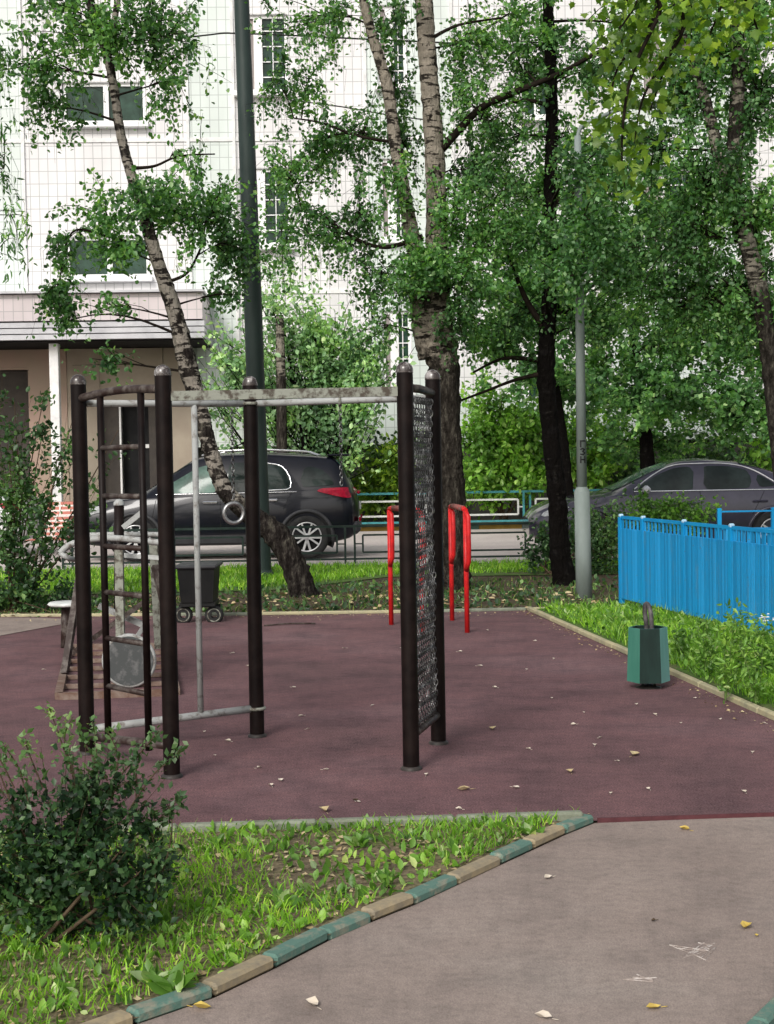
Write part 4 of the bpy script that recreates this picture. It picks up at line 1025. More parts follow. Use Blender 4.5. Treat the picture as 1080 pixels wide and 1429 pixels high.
# entrance canopy
xa, xb = XL+4, bx_(300)
zb2, zb1_, zb0_ = bz(428, 150), bz(463, 150), bz(490, 150)
cp = MB(); cp.box(((xa+xb)/2, -1.1, (zb2+zb1_)/2), (xb-xa, 2.2, zb2-zb1_-.02), m=M['tile_band']); c_ = cp.build('entrance_canopy', None, root)
cp = MB(); cp.box(((xa+xb)/2, -1.16, zb2+.03), (xb-xa+.1, 2.34, .05), m=M['slat']); cp.build('canopy_coping', None, c_)
cp = MB()
for k in range(3):
    z = zb1_-.02-(zb1_-zb0_-.06)*(k+.5)/3-.01; cp.box(((xa+xb)/2, -1.2-.02*k, z), (xb-xa+.1, 2.3, (zb1_-zb0_)/3-.045), m=M['slat'])
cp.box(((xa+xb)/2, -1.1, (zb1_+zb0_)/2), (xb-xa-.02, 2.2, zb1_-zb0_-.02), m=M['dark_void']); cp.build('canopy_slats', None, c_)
zg = .13
mb = MB(); xo = bx_(54)
# recessed ground floor wall in three colours with real openings
def panel(x0, x1, z0, z1, y, m, name): q = MB(); q.box(((x0+x1)/2, y, (z0+z1)/2), (x1-x0, .12, z1-z0), m=M[m]); return q.build(name, None, root)
zdo = bz(520, 20); zdf = bz(640, 20)
panel(xa, xo, zdo, zb0_-.01, -.4, 'pink', 'entrance_wall'); panel(xo, bx_(106), zg, zb0_-.01, -.4, 'pink', 'entrance_wall')
panel(xa, xo, zg, zdo-.01, -.2, 'brown_door', 'dark_opening')
panel(bx_(106)+.005, bx_(150), zg, zb0_-.01, -.38, 'beige', 'entrance_wall'); panel(bx_(150), bx_(236), bz(560, 190), zb0_-.01, -.36, 'beige', 'entrance_wall')
panel(bx_(150), bx_(174), zg, bz(560, 190)-.005, -.2, 'brown_door', 'door'); panel(bx_(177), bx_(212), zg, bz(560, 190)-.005, .05, 'dark_void', 'dark_opening'); panel(bx_(214), bx_(236), zg, bz(560, 190)-.005, -.2, 'brown_door', 'door')
panel(bx_(174)+.005, bx_(177)-.005, zg, bz(560, 190)-.005, -.25, 'white_col', 'door_frame')
panel(bx_(236)+.01, bx_(275), zg, zb0_-.01, -.34, 'beige', 'entrance_wall')
q = MB(); q.box((bx_(106), -1.9, (zg+zb0_)/2), (.20, .22, zb0_-zg-.01), m=M['white_col'], bev=.01); q.build('column', None, root)
panel(bx_(276), XR, zp+.01, bz(560, 400), -.10, 'tile_green', 'wall_base')
# roof and body
q = MB(); q.box(((XL+XR)/2, 6.3, ZT/2), (XR-XL, 12, ZT-.02), m=M['white_col']); q.build('block', None, root)
q = MB(); q.box(((XL+XR)/2, 6.2, ZT+.15), (XR-XL+.6, 12.9, .28), m=M['slat']); q.build('roof', None, root)
# paving block steps wall by the entrance
q = MB(); a_, b_ = at(20, 745, 29.5), at(92, 745, 29.5)
q = MB()
for k in range(3):
    q.box(((a_.x+b_.x)/2-1.2, 29.6+k*.42, .12+.19*(k+.5)-.1), (b_.x-a_.x+2.4, .42, .19*(k+1)), m=M['redbrick'])
o = q.build('entrance_steps'); tag(o, 'red and white paved steps at the left below the entrance', 'steps')

# ------------------------------------------------------------------ trees
BG = 'birches standing round the court'
tree('birch_tree', 'leaning birch whose black foot curves away from the dark lamp column', [
      [(424, 832, 38), (408, 785, 36), (384, 745, 34), (348, 716, 28), (314, 684, 24), (295, 635, 22), (280, 575, 22), (262, 508, 26), (245, 440, 22), (218, 360, 19), (198, 290, 16), (180, 232, 14), (167, 180, 13), (158, 120, 12), (150, 80, 12), (133, 30, 10), (115, -30, 8), (95, -110, 5)],
      [(150, 80, 11), (158, 40, 9), (166, -20, 8), (172, -100, 4)]], 16.2,
     [(150, 45, 120, 70, 1700, 0, 1.0, .4), (40, 90, 60, 70, 900, 0, .8, .6), (235, 50, 55, 65, 1000, .3, .8, .5), (95, 15, 70, 40, 600), (60, 150, 45, 40, 350, 0, .5, .4), (245, 110, 30, 50, 260, 0, .4, .5),
      (215, 280, 75, 45, 1300, 0, .7, .3), (290, 300, 60, 65, 1500, .3, .7, .4), (330, 340, 45, 60, 800, .4, .5, .5), (150, 300, 50, 40, 500, 0, .5, .3), (165, 345, 50, 30, 450, 0, .5, .2), (95, 330, 50, 35, 330, 0, .5, .5), (80, 400, 26, 70, 480, -.3, .3, .4), (85, 450, 18, 50, 220, -.3, .2, .4), (310, 410, 30, 30, 200, .2, .3, .3), (240, 215, 30, 18, 70, 0, .3, .2),
      (150, 425, 45, 22, 130, -.3, .4, .2), (125, 500, 25, 40, 150, -.3, .3, .3)],
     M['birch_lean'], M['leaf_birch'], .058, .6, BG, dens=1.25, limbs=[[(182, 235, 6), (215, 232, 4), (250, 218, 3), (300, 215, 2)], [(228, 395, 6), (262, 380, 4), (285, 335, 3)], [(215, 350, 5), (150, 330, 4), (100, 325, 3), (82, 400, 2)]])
tree('birch_tree', 'tall double-stemmed birch rising behind the chain net of the climbing frame', [
      [(636, 828, 44), (632, 760, 40), (628, 680, 40), (624, 600, 40), (620, 520, 44), (610, 460, 46), (610, 400, 34), (610, 320, 30), (608, 250, 27), (603, 170, 26), (597, 90, 25), (592, 0, 24), (588, -120, 20)],
      [(600, 500, 34), (590, 440, 36), (585, 380, 26), (572, 310, 20), (560, 250, 18), (550, 190, 17), (540, 120, 16), (520, 50, 14), (505, -10, 12), (490, -90, 8)]], 16.7,
     [(450, 200, 55, 55, 850, .3, .8), (400, 235, 50, 50, 650, .2, .7, .4), (430, 110, 45, 35, 380, .2, .5, .4), (380, 100, 30, 60, 260, 0, .4, .5), (500, 190, 45, 60, 650, .6, .8), (470, 320, 60, 50, 700, 0, .8, .5), (520, 380, 45, 50, 500, .4, .7, .5), (400, 330, 40, 50, 480, -.3, .5, .4), (505, 290, 45, 45, 500), (560, 200, 35, 60, 500, .6, .6),
      (460, 25, 80, 35, 900, .2, .7), (550, 30, 55, 40, 450), (600, 365, 62, 38, 1500, -.6, .5, .25), (560, 395, 40, 40, 420, -.3, .5), (650, 390, 40, 45, 750, -.3, .5), (520, 450, 50, 40, 320, 0, .5),
      (665, 60, 60, 60, 1000, .4, .8), (690, 170, 60, 45, 650, .5, .7), (660, 240, 40, 40, 700, .5, .6), (700, 260, 55, 50, 650, .5, .8), (680, 320, 55, 50, 1300, 0, .8, .4), (720, 30, 60, 40, 700, .5), (640, 130, 30, 40, 350), (640, 300, 40, 60, 600, -.4, .5), (560, 130, 40, 60, 450, .6, .6), (650, 440, 40, 40, 500, -.3, .5), (540, 250, 40, 40, 350, -.4, .4), (730, 100, 50, 50, 600, .8, .7)],
     M['birch'], M['leaf_birch'], .056, .55, BG, dens=1.5,
     limbs=[[(616, 208, 13), (640, 182, 11), (672, 150, 10), (720, 128, 9), (780, 103, 7), (830, 75, 5), (870, 55, 3)], [(590, 330, 8), (540, 345, 6), (500, 335, 5), (450, 302, 4), (420, 290, 3)], [(560, 200, 5), (500, 190, 4), (450, 172, 3), (410, 165, 2)], [(600, 55, 6), (640, 35, 4), (700, 25, 3)]])
tree('dark_tree', 'straight dark-trunked tree just left of the slim grey street lamp', [
      [(788, 815, 34), (780, 760, 28), (777, 690, 26), (768, 600, 25), (762, 520, 25), (765, 440, 22), (767, 350, 19), (768, 260, 18), (770, 180, 17), (768, 90, 16), (764, 0, 13), (762, -100, 8)]], 17.1,
     [(760, 60, 75, 60, 1300, .2, .9, .2), (840, 100, 60, 60, 1200, 0, .8, .2), (800, 190, 60, 45, 800, .3, .8, .2), (840, 250, 60, 60, 1700, .2, .8, .2), (770, 260, 70, 45, 1100, .3, .8, .2), (740, 330, 60, 50, 1400, -.2, .8, .2), (820, 330, 60, 50, 1700, 0, .8, .2), (880, 380, 60, 60, 1900, 0, .9, .2), (730, 430, 60, 40, 900, .2, .7, .2), (830, 450, 60, 40, 1400, .3, .8, .2), (700, 480, 60, 45, 700, .3, .6, .2), (815, 300, 45, 45, 800, -2.4, .4, .3), (800, 385, 50, 40, 800, -2.4, .4, .3), (850, 340, 50, 50, 800, -2.4, .4, .3), (830, 215, 50, 40, 600, -2.3, .4, .3), (700, 200, 50, 60, 700, 1, .6, .3), (720, 270, 60, 40, 700, 1, .6, .3), (905, 300, 50, 50, 900, .3, .7, .3), (900, 40, 60, 50, 900, 1, .8, .3)],
     M['bark'], M['leaf_birch'], .056, .35, None, dens=1.45, limbs=[[(768, 470, 12), (735, 420, 8), (715, 370, 6), (700, 330, 4)], [(770, 400, 10), (820, 375, 7), (880, 390, 5), (920, 420, 4)], [(770, 285, 8), (810, 268, 6), (850, 262, 4)], [(765, 520, 8), (720, 530, 5), (680, 545, 4), (640, 560, 3)], [(763, 505, 8), (705, 500, 5), (660, 520, 3)], [(770, 150, 7), (735, 140, 5), (690, 150, 3)]])
tree('birch_tree', 'spotted birch slanting in from the right edge behind the blue fence', [
      [(1108, 838, 34), (1100, 740, 30), (1092, 650, 28), (1082, 560, 26), (1072, 480, 25), (1060, 410, 24), (1040, 330, 23), (1027, 270, 22), (1026, 200, 21), (1030, 110, 20), (1028, 20, 17), (1026, -90, 12)],
      [(1020, 290, 15), (1003, 220, 17), (992, 170, 16), (975, 110, 14), (955, 55, 12), (935, -20, 8)]], 15.6,
     [(1000, 70, 80, 60, 1600, 0, .9), (1060, 130, 50, 70, 1300), (940, 130, 50, 60, 900, .3), (980, 250, 60, 60, 1500, -.1, .7), (1060, 300, 50, 60, 1400, .2), (940, 330, 60, 60, 1500, .2), (1010, 400, 60, 60, 1700, .4), (1075, 430, 40, 60, 1000, .3), (930, 430, 60, 50, 1400, .5), (960, 10, 60, 40, 900), (1060, 20, 50, 40, 900), (900, 210, 50, 60, 900, .6)],
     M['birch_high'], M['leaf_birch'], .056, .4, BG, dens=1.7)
# trees between the road and the building
tree('background_tree', 'dense rounded tree right of the street lamp, filling the gap above the grey car', [
      [(905, 700, 22), (900, 600, 18), (890, 520, 14), (880, 440, 10)]], 29.0,
     [(860, 450, 90, 60, 1500, 0, 1.8, .3), (960, 480, 100, 70, 1900, 0, 1.8, .3), (1050, 470, 80, 80, 2600, 0, 1.8, .3), (820, 530, 70, 60, 1900, 0, 1.4, .3), (930, 560, 110, 55, 2600, -.6, 1.5, .3), (1040, 570, 90, 50, 2100, -.4, 1.5, .3), (900, 620, 120, 30, 900, .8, 1.2, .2), (1120, 560, 80, 90, 1500)],
     M['bark'], M['leaf_birch'], .11, .3, 'trees in front of the apartment block', droop=.2)
tree('background_tree', 'broad tree behind the dark trunk, its leaves hiding the facade beside it', [
      [(792, 700, 18), (785, 620, 16), (775, 540, 12), (768, 460, 8)]], 28.0,
     [(720, 420, 80, 60, 1500, 0, 1.5, .3), (670, 470, 50, 50, 700, 0, 1.2, .3), (770, 400, 60, 60, 1200), (820, 330, 70, 70, 1300), (900, 280, 90, 90, 700), (1000, 330, 100, 100, 1000), (1050, 180, 90, 90, 500), (690, 330, 60, 80, 500), (760, 500, 60, 50, 900)],
     M['bark'], M['leaf_birch'], .12, .3, 'trees in front of the apartment block', droop=.2)
# thin white-stemmed sapling in the shrub
mb = MB(); ps, rs = smooth_line([(at(394, 690, 29.4), .12), (at(393, 600, 29.4), .11), (at(392, 520, 29.4), .10), (at(390, 440, 29.4), .08)], 6)
sap = thing('young_birch', 'slender white stem standing inside the pale shrub behind the navy car', 'tree', at(394, 690, 29.4)); mb.tube(ps, rs, 10, M['birch_high']); mb.build('trunk', None, sap)
LPs = [at(390+rng.normal()*28, 400+rng.normal()*24, 29.4+rng.normal()*.4) for _ in range(500)]
leaf_mesh('crown', LPs, .10, M['leaf_pale'], sap); rebase(sap)

# ------------------------------------------------------------------ shrubs
def sg(px, Y): return Vector(((px-540)/F*Y, Y, .11))
SH = 'shrubs between the road and the building'
shrub('large_shrub', 'big pale green shrub behind the navy car with dark forked stems', sg(440, 30.2), [(440, 470, 80, 50, 4200), (350, 500, 60, 60, 2300), (500, 500, 60, 50, 2300), (310, 510, 35, 45, 600), (430, 550, 90, 40, 1300), (500, 560, 50, 40, 700), (300, 560, 30, 40, 300), (390, 430, 40, 35, 700), (470, 600, 60, 30, 450)], M['leaf_pale'], .115, Y=30.2, group=SH, stem_r=.05, stemmat=M['bark'])
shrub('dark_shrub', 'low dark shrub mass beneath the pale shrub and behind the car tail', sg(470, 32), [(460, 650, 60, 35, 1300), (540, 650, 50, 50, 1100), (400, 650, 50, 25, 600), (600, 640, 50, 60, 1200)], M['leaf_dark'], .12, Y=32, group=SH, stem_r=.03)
shrub('bright_shrub', 'small vivid lime-green bush beside the navy car tail lamp', sg(540, 31.6), [(535, 665, 38, 30, 1500), (550, 640, 30, 25, 700), (520, 690, 30, 18, 400)], M['leaf_lime'], .12, Y=31.3, group=SH, stem_r=.02)
shrub('bright_shrub', 'vivid green bush between the big birch and the dark trunk', sg(700, 31.6), [(690, 610, 60, 45, 2300), (670, 660, 50, 40, 1300), (740, 600, 50, 50, 1300), (740, 660, 50, 35, 900), (700, 560, 60, 35, 1000), (660, 590, 30, 50, 600)], M['leaf_bright'], .13, Y=31.2, group=SH, stem_r=.03)
shrub('bright_shrub', 'green bush glimpsed between the dark trunk and the street lamp', sg(820, 31.6), [(800, 600, 45, 45, 1300), (820, 650, 45, 40, 900), (850, 590, 40, 40, 700)], M['leaf_bright'], .12, Y=31.5, group=SH, stem_r=.03)
shrub('dark_shrub', 'long dark hedge behind the roof of the grey car', sg(980, 32.5), [(880, 650, 70, 45, 1800), (980, 640, 80, 45, 2000), (1080, 640, 80, 50, 2000), (820, 690, 60, 30, 700)], M['leaf_dark'], .13, Y=32.3, group=SH, stem_r=.03)  # hedge in the dark leaf colour
shrub('bright_shrub', 'small light leaf spray at the right edge above the grey car roof', sg(1085, 30), [(1075, 610, 25, 35, 260), (1062, 640, 18, 18, 100)], M['leaf_bright'], .13, Y=29, group=SH, stem_r=.02)
shrub('road_shrub', 'dark bush in front of the grey car bonnet, either side of the dark trunk', Vector((2.1, 18.6, 0)), [(830, 735, 50, 45, 1700), (770, 745, 40, 40, 700), (740, 770, 30, 25, 300), (870, 740, 30, 60, 800), (830, 790, 60, 25, 700), (900, 720, 50, 20, 700, 1.0), (960, 712, 40, 16, 500, 1.6)], M['leaf_dark'], .055, Y=18.6, stem_r=.015)
shrub('road_shrub', 'light green hedge top peeping over the blue fence', Vector((3.6, 18.9, 0)), [(930, 706, 55, 14, 1100), (985, 712, 30, 12, 500), (900, 700, 20, 12, 300)], M['leaf_bright'], .055, Y=18.9, stem_r=.012)
shrub('left_shrub', 'tall loose shrub at the left edge in front of the entrance', g(20, 852), [(20, 560, 55, 35, 260), (60, 600, 50, 30, 280), (10, 620, 50, 40, 320), (80, 640, 35, 30, 160), (20, 680, 50, 30, 380), (70, 700, 50, 30, 300), (10, 740, 40, 40, 420), (30, 800, 60, 40, 700), (100, 590, 20, 40, 60), (150, 690, 40, 40, 170), (-40, 640, 50, 130, 600), (110, 730, 40, 20, 140), (165, 600, 40, 20, 70, .5), (60, 560, 30, 20, 60)], M['leaf_dark'], .060, Y=14.9, stem_r=.013, stemmat=M['stem'])
shrub('left_shrub', 'low spreading plants at the foot of the left shrub along the far kerb', g(60, 856), [(40, 840, 60, 16, 700), (120, 846, 40, 9, 300), (-30, 830, 60, 30, 500), (90, 825, 30, 14, 200)], M['leaf_dark'], .05, Y=15.2, stem_r=.008)
shrub('front_bush', 'dark leafy bush with pale shoots in the lower left corner', Vector((-1.0, 4.45, .03)),
      [(90, 1180, 110, 80, 1700), (150, 1100, 75, 65, 900), (215, 1200, 40, 70, 260), (100, 1060, 70, 40, 260), (40, 1140, 70, 60, 650), (60, 1250, 80, 50, 800), (170, 1210, 55, 60, 600), (-40, 1200, 60, 90, 700), (30, 1310, 70, 30, 300), (115, 1085, 50, 35, 260), (205, 1150, 40, 40, 240), (120, 1290, 60, 25, 220), (0, 1080, 40, 30, 120), (190, 1260, 40, 30, 120)],
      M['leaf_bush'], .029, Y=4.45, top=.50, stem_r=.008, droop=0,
      tips=[[(120, 1120), (95, 1060), (80, 1020), (68, 985)], [(150, 1110), (165, 1060), (150, 1020)], [(40, 1120), (25, 1070), (5, 1040)], [(180, 1130), (215, 1080), (240, 1060), (255, 1040)], [(190, 1180), (225, 1140), (245, 1120), (250, 1112)], [(150, 1090), (120, 1040), (108, 1020)], [(60, 1100), (40, 1050), (35, 1030)], [(190, 1120), (190, 1070), (186, 1045)], [(200, 1230), (215, 1170), (238, 1130)], [(210, 1260), (232, 1200), (240, 1150), (232, 1118)], [(100, 1080), (90, 1030), (102, 1000)], [(20, 1100), (0, 1060), (-15, 1040)], [(170, 1080), (205, 1040), (222, 1020)], [(215, 1220), (220, 1160), (205, 1120)], [(130, 1080), (135, 1040), (128, 1005)]])
# leafy spray poking up in front of the near post
# maple branch hanging in from above
root = thing('maple_tree', 'yellow-green maple bough with large lobed leaves hanging at the top right', 'tree', (4.2, 9.0, 0))
mb = MB(); ps, rs = smooth_line([(Vector((4.2, 9.0, -.05)), .16), (Vector((4.15, 9.0, 2.0)), .13), (Vector((4.0, 9.0, 5.0)), .10), (Vector((3.9, 9.0, 7.0)), .06)], 6); mb.tube(ps, rs, 12, M['bark']); mb.build('trunk', None, root)
br = MB(); hub = Vector((3.98, 9.0, 5.3)); LPm = []
for tl_ in ([(960, -60), (920, 20), (880, 110), (868, 200), (872, 262)], [(980, -60), (905, 40), (860, 100), (850, 170)], [(1000, -50), (950, 50), (900, 130), (885, 200)], [(940, -60), (870, 20), (870, 70)], [(1010, -50), (960, 20), (930, 90), (905, 160)], [(1030, -60), (1010, 0), (985, 60)], [(900, -50), (890, 0), (865, 40)], [(1060, -40), (1050, 10), (1060, 50)]):
    yy = 9.0+rng.uniform(-.4, .4); P = [hub+Vector((0, 0, rng.uniform(-.3, .3)))]+[at(a, b, yy) for a, b in tl_]; ps, _ = smooth_line([(p, .01) for p in P], 7)
    br.tube(ps, [.022-.019*i/len(ps) for i in range(len(ps))], 5, M['twig'], cap=False)
    for p in ps[8:]:
        for _ in range(8): LPm.append(p+Vector(rng.normal(size=3))*.11)
br.build('branches', None, root); leaf_mesh('crown', LPm, .056, M['leaf_lime'], root, droop=.9, lobed=True); rebase(root)
# willow-like hanging twigs at the left edge
tree('willow_tree', 'narrow-leaved branch hanging in at the left edge of the picture', [[(-90, 850, 40), (-95, 600, 34), (-90, 300, 28), (-70, 100, 22), (-60, -60, 14)]], 14.8,
     [(5, 235, 22, 40, 200, 0, .4, .9), (15, 300, 24, 40, 150, 0, .4, .8), (-10, 60, 30, 60, 300, 0, .5, .9), (-40, 200, 40, 100, 400, 0, .5, .9), (0, 345, 18, 20, 60, 0, .3, .3)], M['bark'], M['leaf_birch'], .085, .9, None, droop=1.6, narrow=.26, dens=1.0)

# ------------------------------------------------------------------ grass, weeds, litter
def inside(poly, x, y):
    n = len(poly); c = np.zeros(len(x), bool); j = n-1
    for i in range(n):
        xi, yi = poly[i][0], poly[i][1]; xj, yj = poly[j][0], poly[j][1]
        c ^= ((yi > y) != (yj > y)) & (x < (xj-xi)*(y-yi)/(yj-yi+1e-12)+xi); j = i
    return c
def scatter(poly, n, z=0.0, clump=0, power=0):
    xs = [p[0] for p in poly]; ys = [p[1] for p in poly]; out = []
    x = rng.uniform(min(xs), max(xs), n*4); y = rng.uniform(min(ys), max(ys), n*4)
    k = inside(poly, x, y)
    if clump:
        f = np.sin(x*clump*1.7+2)*np.sin(y*clump*1.3+1)+np.sin(x*clump*.7+y*clump*.9)*.8; k &= f > rng.uniform(-1.4, power, len(x))
    x, y = x[k][:n], y[k][:n]; return np.stack([x, y, np.full(len(x), z)], 1)
def blades(name, P, h, wd, mat, lean=.35):
    n = len(P); a = rng.uniform(0, 2*np.pi, n); s_ = np.stack([np.cos(a), np.sin(a), np.zeros(n)], 1); L = h*rng.uniform(.5, 1.3, n)[:, None]
    d = rng.normal(size=(n, 3))*lean; d[:, 2] = 1; d /= np.linalg.norm(d, axis=1)[:, None]; d2 = d.copy(); d2[:, :2] *= 2.6; d2 /= np.linalg.norm(d2, axis=1)[:, None]
    V = np.stack([P-s_*wd/2, P+s_*wd/2, P+d*L*.55+s_*wd*.4, P+d*L*.55+d2*L*.45, P+d*L*.55-s_*wd*.4], 1).reshape(-1, 3)
    Fq = np.array([[0, 1, 2, 4]])+(np.arange(n)*5)[:, None]; Ft = np.array([[4, 2, 3]])+(np.arange(n)*5)[:, None]
    me = bpy.data.meshes.new(name); me.from_pydata(V.tolist(), [], Fq.tolist()+Ft.tolist()); me.materials.append(mat)
    o = bpy.data.objects.new(name, me); COL.objects.link(o); return o
FV = [(p.x-.06, p.y+.05) for p in PKw[::-1]]+[(C1.x-.1, C1.y-.03), (VL.x, VL.y-.02), (VL.x-1.6, VL.y-.0), (VL.x-1.6, 3.2)]
tag(blades('grass', scatter(FV, 12000, .03, 2.4, .05), .048, .0055, M['grass'], .5), 'short bright grass on the verge beside the painted kerb', 'grass', kind='stuff')
tag(leaf_mesh('ground_weeds', scatter(FV, 3400, .026, 4.0, .1), .038, M['weed'], None, droop=-.5, up=.3, narrow=.6), 'broad-leaved weeds growing through the front verge', 'weeds', kind='stuff')
tag(leaf_mesh('leaf_litter', scatter(FV, 1500, .030), .026, M['dryleaf'], None, lie=True, droop=0, narrow=.8), 'dry brown leaf litter strewn over the front verge', 'leaf litter', kind='stuff')
# rosettes and tussocks with their own broad leaves
for i, (px, py, nn, sz, lab) in enumerate([(215, 1375, 18, .065, 'broad-leaved plantain rosette nearest the bottom left of the path kerb'), (300, 1180, 16, .05, 'small green weed tuft against the far side of the front bush'), (500, 1180, 18, .055, 'low weed tuft by the thin grey kerb, left of the verge tip'), (395, 1260, 14, .06, 'leafy tuft in the middle of the front verge'), (245, 1385, 8, .075, 'pale round-leaved weed against the sandy kerb stone'), (540, 1230, 16, .05, 'dandelion-like tuft near the narrow end of the verge'), (740, 1165, 16, .05, 'grassy tuft in the tip of the verge')]):
    P = g(px, py, .03); aa = rng.uniform(0, 2*np.pi, nn); dirs = np.stack([np.cos(aa), np.sin(aa), np.full(nn, .7)], 1)
    o = leaf_mesh('weed_plant', np.zeros((nn, 3))+rng.normal(size=(nn, 3))*.012*[1, 1, 0], sz, M['weed'], None, droop=-.2, narrow=.45, dirs=dirs*1.6)
    o.location = P; tag(o, lab, 'weed')
GS = [(-9, 17.0), (-1.6, 17.0), (.0, 18.9), (3.2, 18.9), (6, 18.6), (9, 18.6), (9, 20.7), (-9, 20.7)]
tag(blades('grass', scatter(GS, 26000, .01), .10, .014, M['grass'], .4), 'bright green grass strip between the court and the dark low fence', 'grass', kind='stuff')
BV = [(-8, 14.4), (4.8, 14.3), (4.8, 18), (-8, 17.4)]
tag(blades('grass', scatter(BV, 4000, .0, 1.3, -.3), .09, .012, M['grass_dim'], .6), 'patchy dull grass on the dark soil beneath the trees', 'grass', kind='stuff')
tag(leaf_mesh('ground_weeds', scatter(BV, 3000, .01, 1.1, -.1), .060, M['leaf_dark'], None, droop=-.3, narrow=.7), 'low leafy ground cover round the foot of the birches', 'ground cover', kind='stuff')
tag(leaf_mesh('leaf_litter', scatter([(-7, 14.3), (2.3, 14.3), (2.3, 16.6), (-7, 16.6)], 700, .012), .06, M['dryleaf'], None, lie=True, droop=0, narrow=.8), 'pale fallen leaves scattered on the soil along the far kerb', 'leaf litter', kind='stuff')
RV = [(RK0.x+.12, RK0.y), (RK1.x+.12, RK1.y), (RK2.x+.12, RK2.y), (4.2, 6.6), (4.2, 13), (FC.x+.4, FC.y), (FB.x, FB.y-.1), (2.4, 14.0)]
tag(blades('grass', scatter(RV, 15000, .02), .12, .008, M['grass'], .5), 'lush light green grass below the blue fence', 'grass', kind='stuff')
tag(leaf_mesh('ground_weeds', scatter(RV, 3500, .06, 2, .5), .055, M['weed'], None, droop=-.2, narrow=.5), 'leafy weeds in the grass below the blue fence', 'weeds', kind='stuff')
for i, (px, py, h, lab) in enumerate([(1012, 978, .62, 'tall feathery weed standing in front of the blue fence, tallest of them'), (985, 945, .38, 'tall weed left of the tallest one below the fence'), (1055, 985, .50, 'bushy weed at the right edge of the grass'), (955, 925, .26, 'small weed just behind the litter bin'), (1070, 950, .45, 'slender weed with a pale flower head near the right edge'), (1035, 955, .42, 'thin upright weed between the tallest weed and the right edge')]):
    P = g(px, py, .02); root = thing('tall_weed', lab, 'weed', P); st = MB(); LL = []
    for k in range(5):
        e = P+Vector((rng.normal()*.07, rng.normal()*.07, h*rng.uniform(.7, 1.05))); cp_ = curve_pts(P, e, 5, 0, .04); st.tube(cp_, [.004, .0035, .003, .0025, .002, .001], 4, M['greenstem'], cap=False)
        for _ in range(60):
            t = rng.uniform(.15, 1)*5; j = min(int(t), 4); LL.append(cp_[j].lerp(cp_[j+1], t-j)+Vector(rng.normal(size=3)*.03))
    st.build('stems', None, root); leaf_mesh('foliage', LL, .045, M['weed'], root, droop=-.2, narrow=.4)
    if i == 4:
        f = MB()
        for _ in range(26): f.lathe([(.001, .006), (.008, .003), (.009, 0)], P+Vector((rng.normal()*.035, rng.normal()*.035, h*.92+rng.normal()*.012)), n=6, m=M['white_metal'])
        f.build('flower_head', None, root)
    rebase(root)

# ------------------------------------------------------------------ fallen leaves, twig, chalk
def leaf_obj(px, py, s, m, label, z=.009, group=None):
    P = g(px, py, z); mb = MB(); a = rng.uniform(0, 6.28); 
    out = [(0, 0), (.3, .28), (.62, .30), (1, 0), (.62, -.30), (.3, -.28)]; mid = [(.3, 0), (.65, 0)]
    vs = [((u_-.5)*s, v_*s, .003+abs(v_)*s*rng.uniform(.3, 1.0)+abs(u_-.5)*s*.25) for u_, v_ in out]+[((u_-.5)*s, 0, .003) for u_, _ in mid]
    mb.add(vs, [(0, 6, 1), (1, 6, 7, 2), (2, 7, 3), (0, 5, 6), (5, 4, 7, 6), (4, 3, 7)], m)
    st = MB(); mb.tube([(-.5*s, 0, .003), (-.9*s, .05*s, .004)], .0012, 4, m)
    o = mb.build('fallen_leaf', None); o.location = P; o.rotation_euler = (0, 0, a); tag(o, label, 'leaf', group); return o
FL = 'fallen leaves on the maroon court'; LB = 'small pale fallen leaf lying on the maroon court'
for px, py in [(378, 1097), (285, 1022), (362, 1072), (318, 1035), (690, 960), (773, 920), (888, 984), (914, 998), (838, 1030), (830, 1041), (1050, 1051), (904, 1102), (970, 975), (852, 1108), (737, 1046), (345, 930), (325, 912), (420, 1000), (430, 1018), (800, 1012), (815, 995), (560, 905), (670, 930), (120, 950), (60, 935), (500, 1120), (392, 1090), (455, 1075), (720, 1100), (770, 975), (595, 1082), (480, 905), (300, 1055), (410, 960), (680, 880), (1005, 1005), (950, 1010), (642, 910), (747, 895), (1066, 1010), (1038, 1106), (640, 1130), (735, 935), (862, 1063), (520, 985)]:
    leaf_obj(px, py, rng.uniform(.022, .042), M['paleleaf'], LB, group=FL)
for px, py, s, lab in [(452, 1132, .07, 'curled tan leaf near the middle front edge of the court'), (647, 1103, .065, 'yellow leaf on the court right of the front post'), (687, 1018, .065, 'ochre leaf in the middle of the court'), (795, 1078, .06, 'yellowish leaf right of centre on the court'), (886, 1054, .075, 'curled brown leaf below the litter bin'), (496, 1118, .04, 'dark brown leaf on the court left of the front post')]:
    leaf_obj(px, py, s, M['dryleaf'] if 'dark' not in lab else M['stem'], lab)
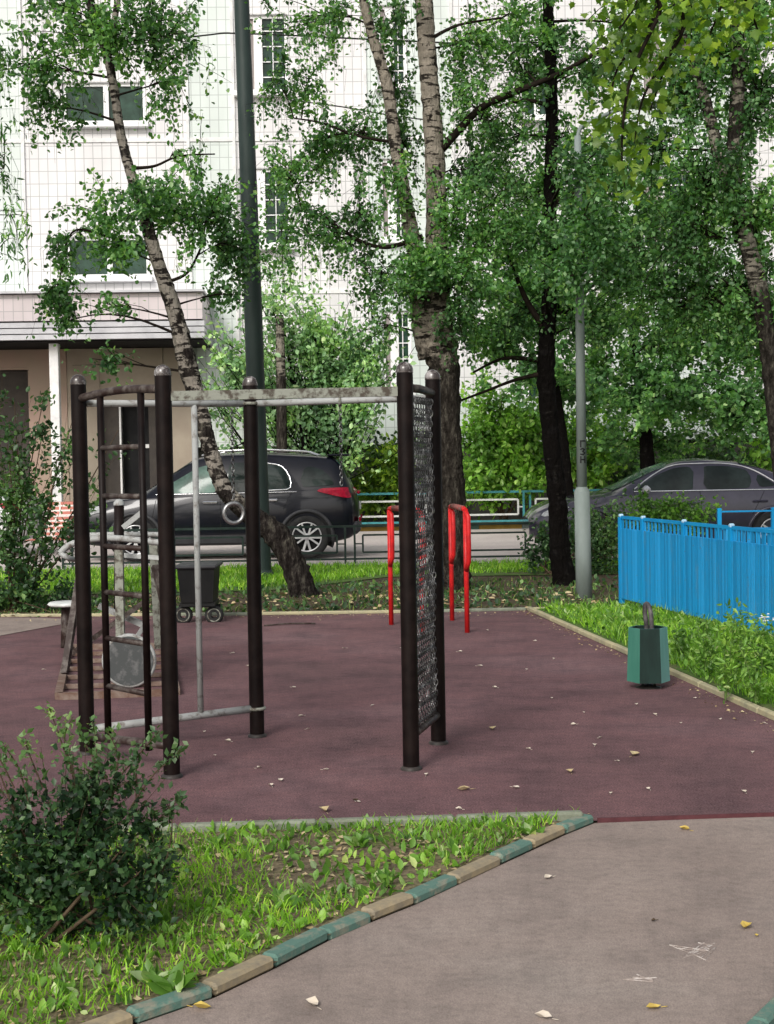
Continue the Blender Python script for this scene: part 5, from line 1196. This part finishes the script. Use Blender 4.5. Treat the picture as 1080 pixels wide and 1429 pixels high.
for px, py, s, lab in [(955, 1158, .05, 'small yellow leaf on the path just below the court edge'), (1041, 1295, .055, 'yellow leaf on the path near the right edge'), (435, 1403, .055, 'tan leaf near the bottom of the path'), (912, 1408, .045, 'yellow leaf at the bottom right of the path'), (765, 1226, .04, 'pale leaf on the path below the kerb tip'), (912, 1286, .022, 'tiny dark leaf on the path left of the chalk marks'), (1056, 1307, .02, 'tiny dark crumb of leaf beside the yellow leaf at right'), (282, 1408, .055, 'ochre leaf lying against the sandy kerb stone'), (758, 1421, .05, 'pale green leaf at the bottom edge of the path')]:
    leaf_obj(px, py, s, M['yleaf'] if 'yellow' in lab or 'ochre' in lab else (M['stem'] if 'dark' in lab else M['paleleaf']), lab, z=.005)
ED = np.concatenate([np.stack([np.full(260, 0.)+RK0.x+(RK2.x-RK0.x)*t_-abs(rng.normal(size=260))*.07-.02, RK0.y+(RK2.y-RK0.y)*t_, np.full(260, .011)], 1) for t_ in [rng.uniform(0, 1, 260)]] +
     [np.stack([rng.uniform(-5.5, 1.3, 420), BK-.08-abs(rng.normal(size=420))*.14, np.full(420, .011)], 1)] +
     [np.stack([C1.x+(VLL.x-C1.x)*t_, C1.y+(VLL.y-C1.y)*t_+.05+abs(rng.normal(size=200))*.05, np.full(200, .011)], 1) for t_ in [rng.uniform(0, 1, 200)]])
tag(leaf_mesh('leaf_litter', ED, .020, M['dryleaf'], None, lie=True, droop=0, narrow=.7), 'crumbs of dry leaf and dirt gathered along the edges of the court', 'leaf litter', kind='stuff')
P0, P1 = g(368, 873, .015), g(440, 870, .015); mb = MB(); mb.tube(curve_pts(P0, P1, 6, 0, .02), .008, 6, M['brown_rail']); tag(mb.build('stick'), 'thin pale stick lying on the court before the leaning birch', 'stick')
for nm, x0, x1, y0, y1, kk in (('faint white chalk scribble on the path, the upper and denser one', 930, 1000, 1315, 1340, 16), ('fainter chalk lines on the path below the chalk scribble', 868, 925, 1356, 1372, 8)):
    mb = MB(); pts = [g(rng.uniform(x0, x1), rng.uniform(y0, y1), .0045) for _ in range(kk)]
    mb.tube(pts, .0022, 4, M['chalk'], smooth=False); tag(mb.build('chalk_scribble', M['chalk']), nm, 'chalk marks')
print('objects', len(bpy.data.objects), 'polys', sum(len(m.polygons) for m in bpy.data.meshes))
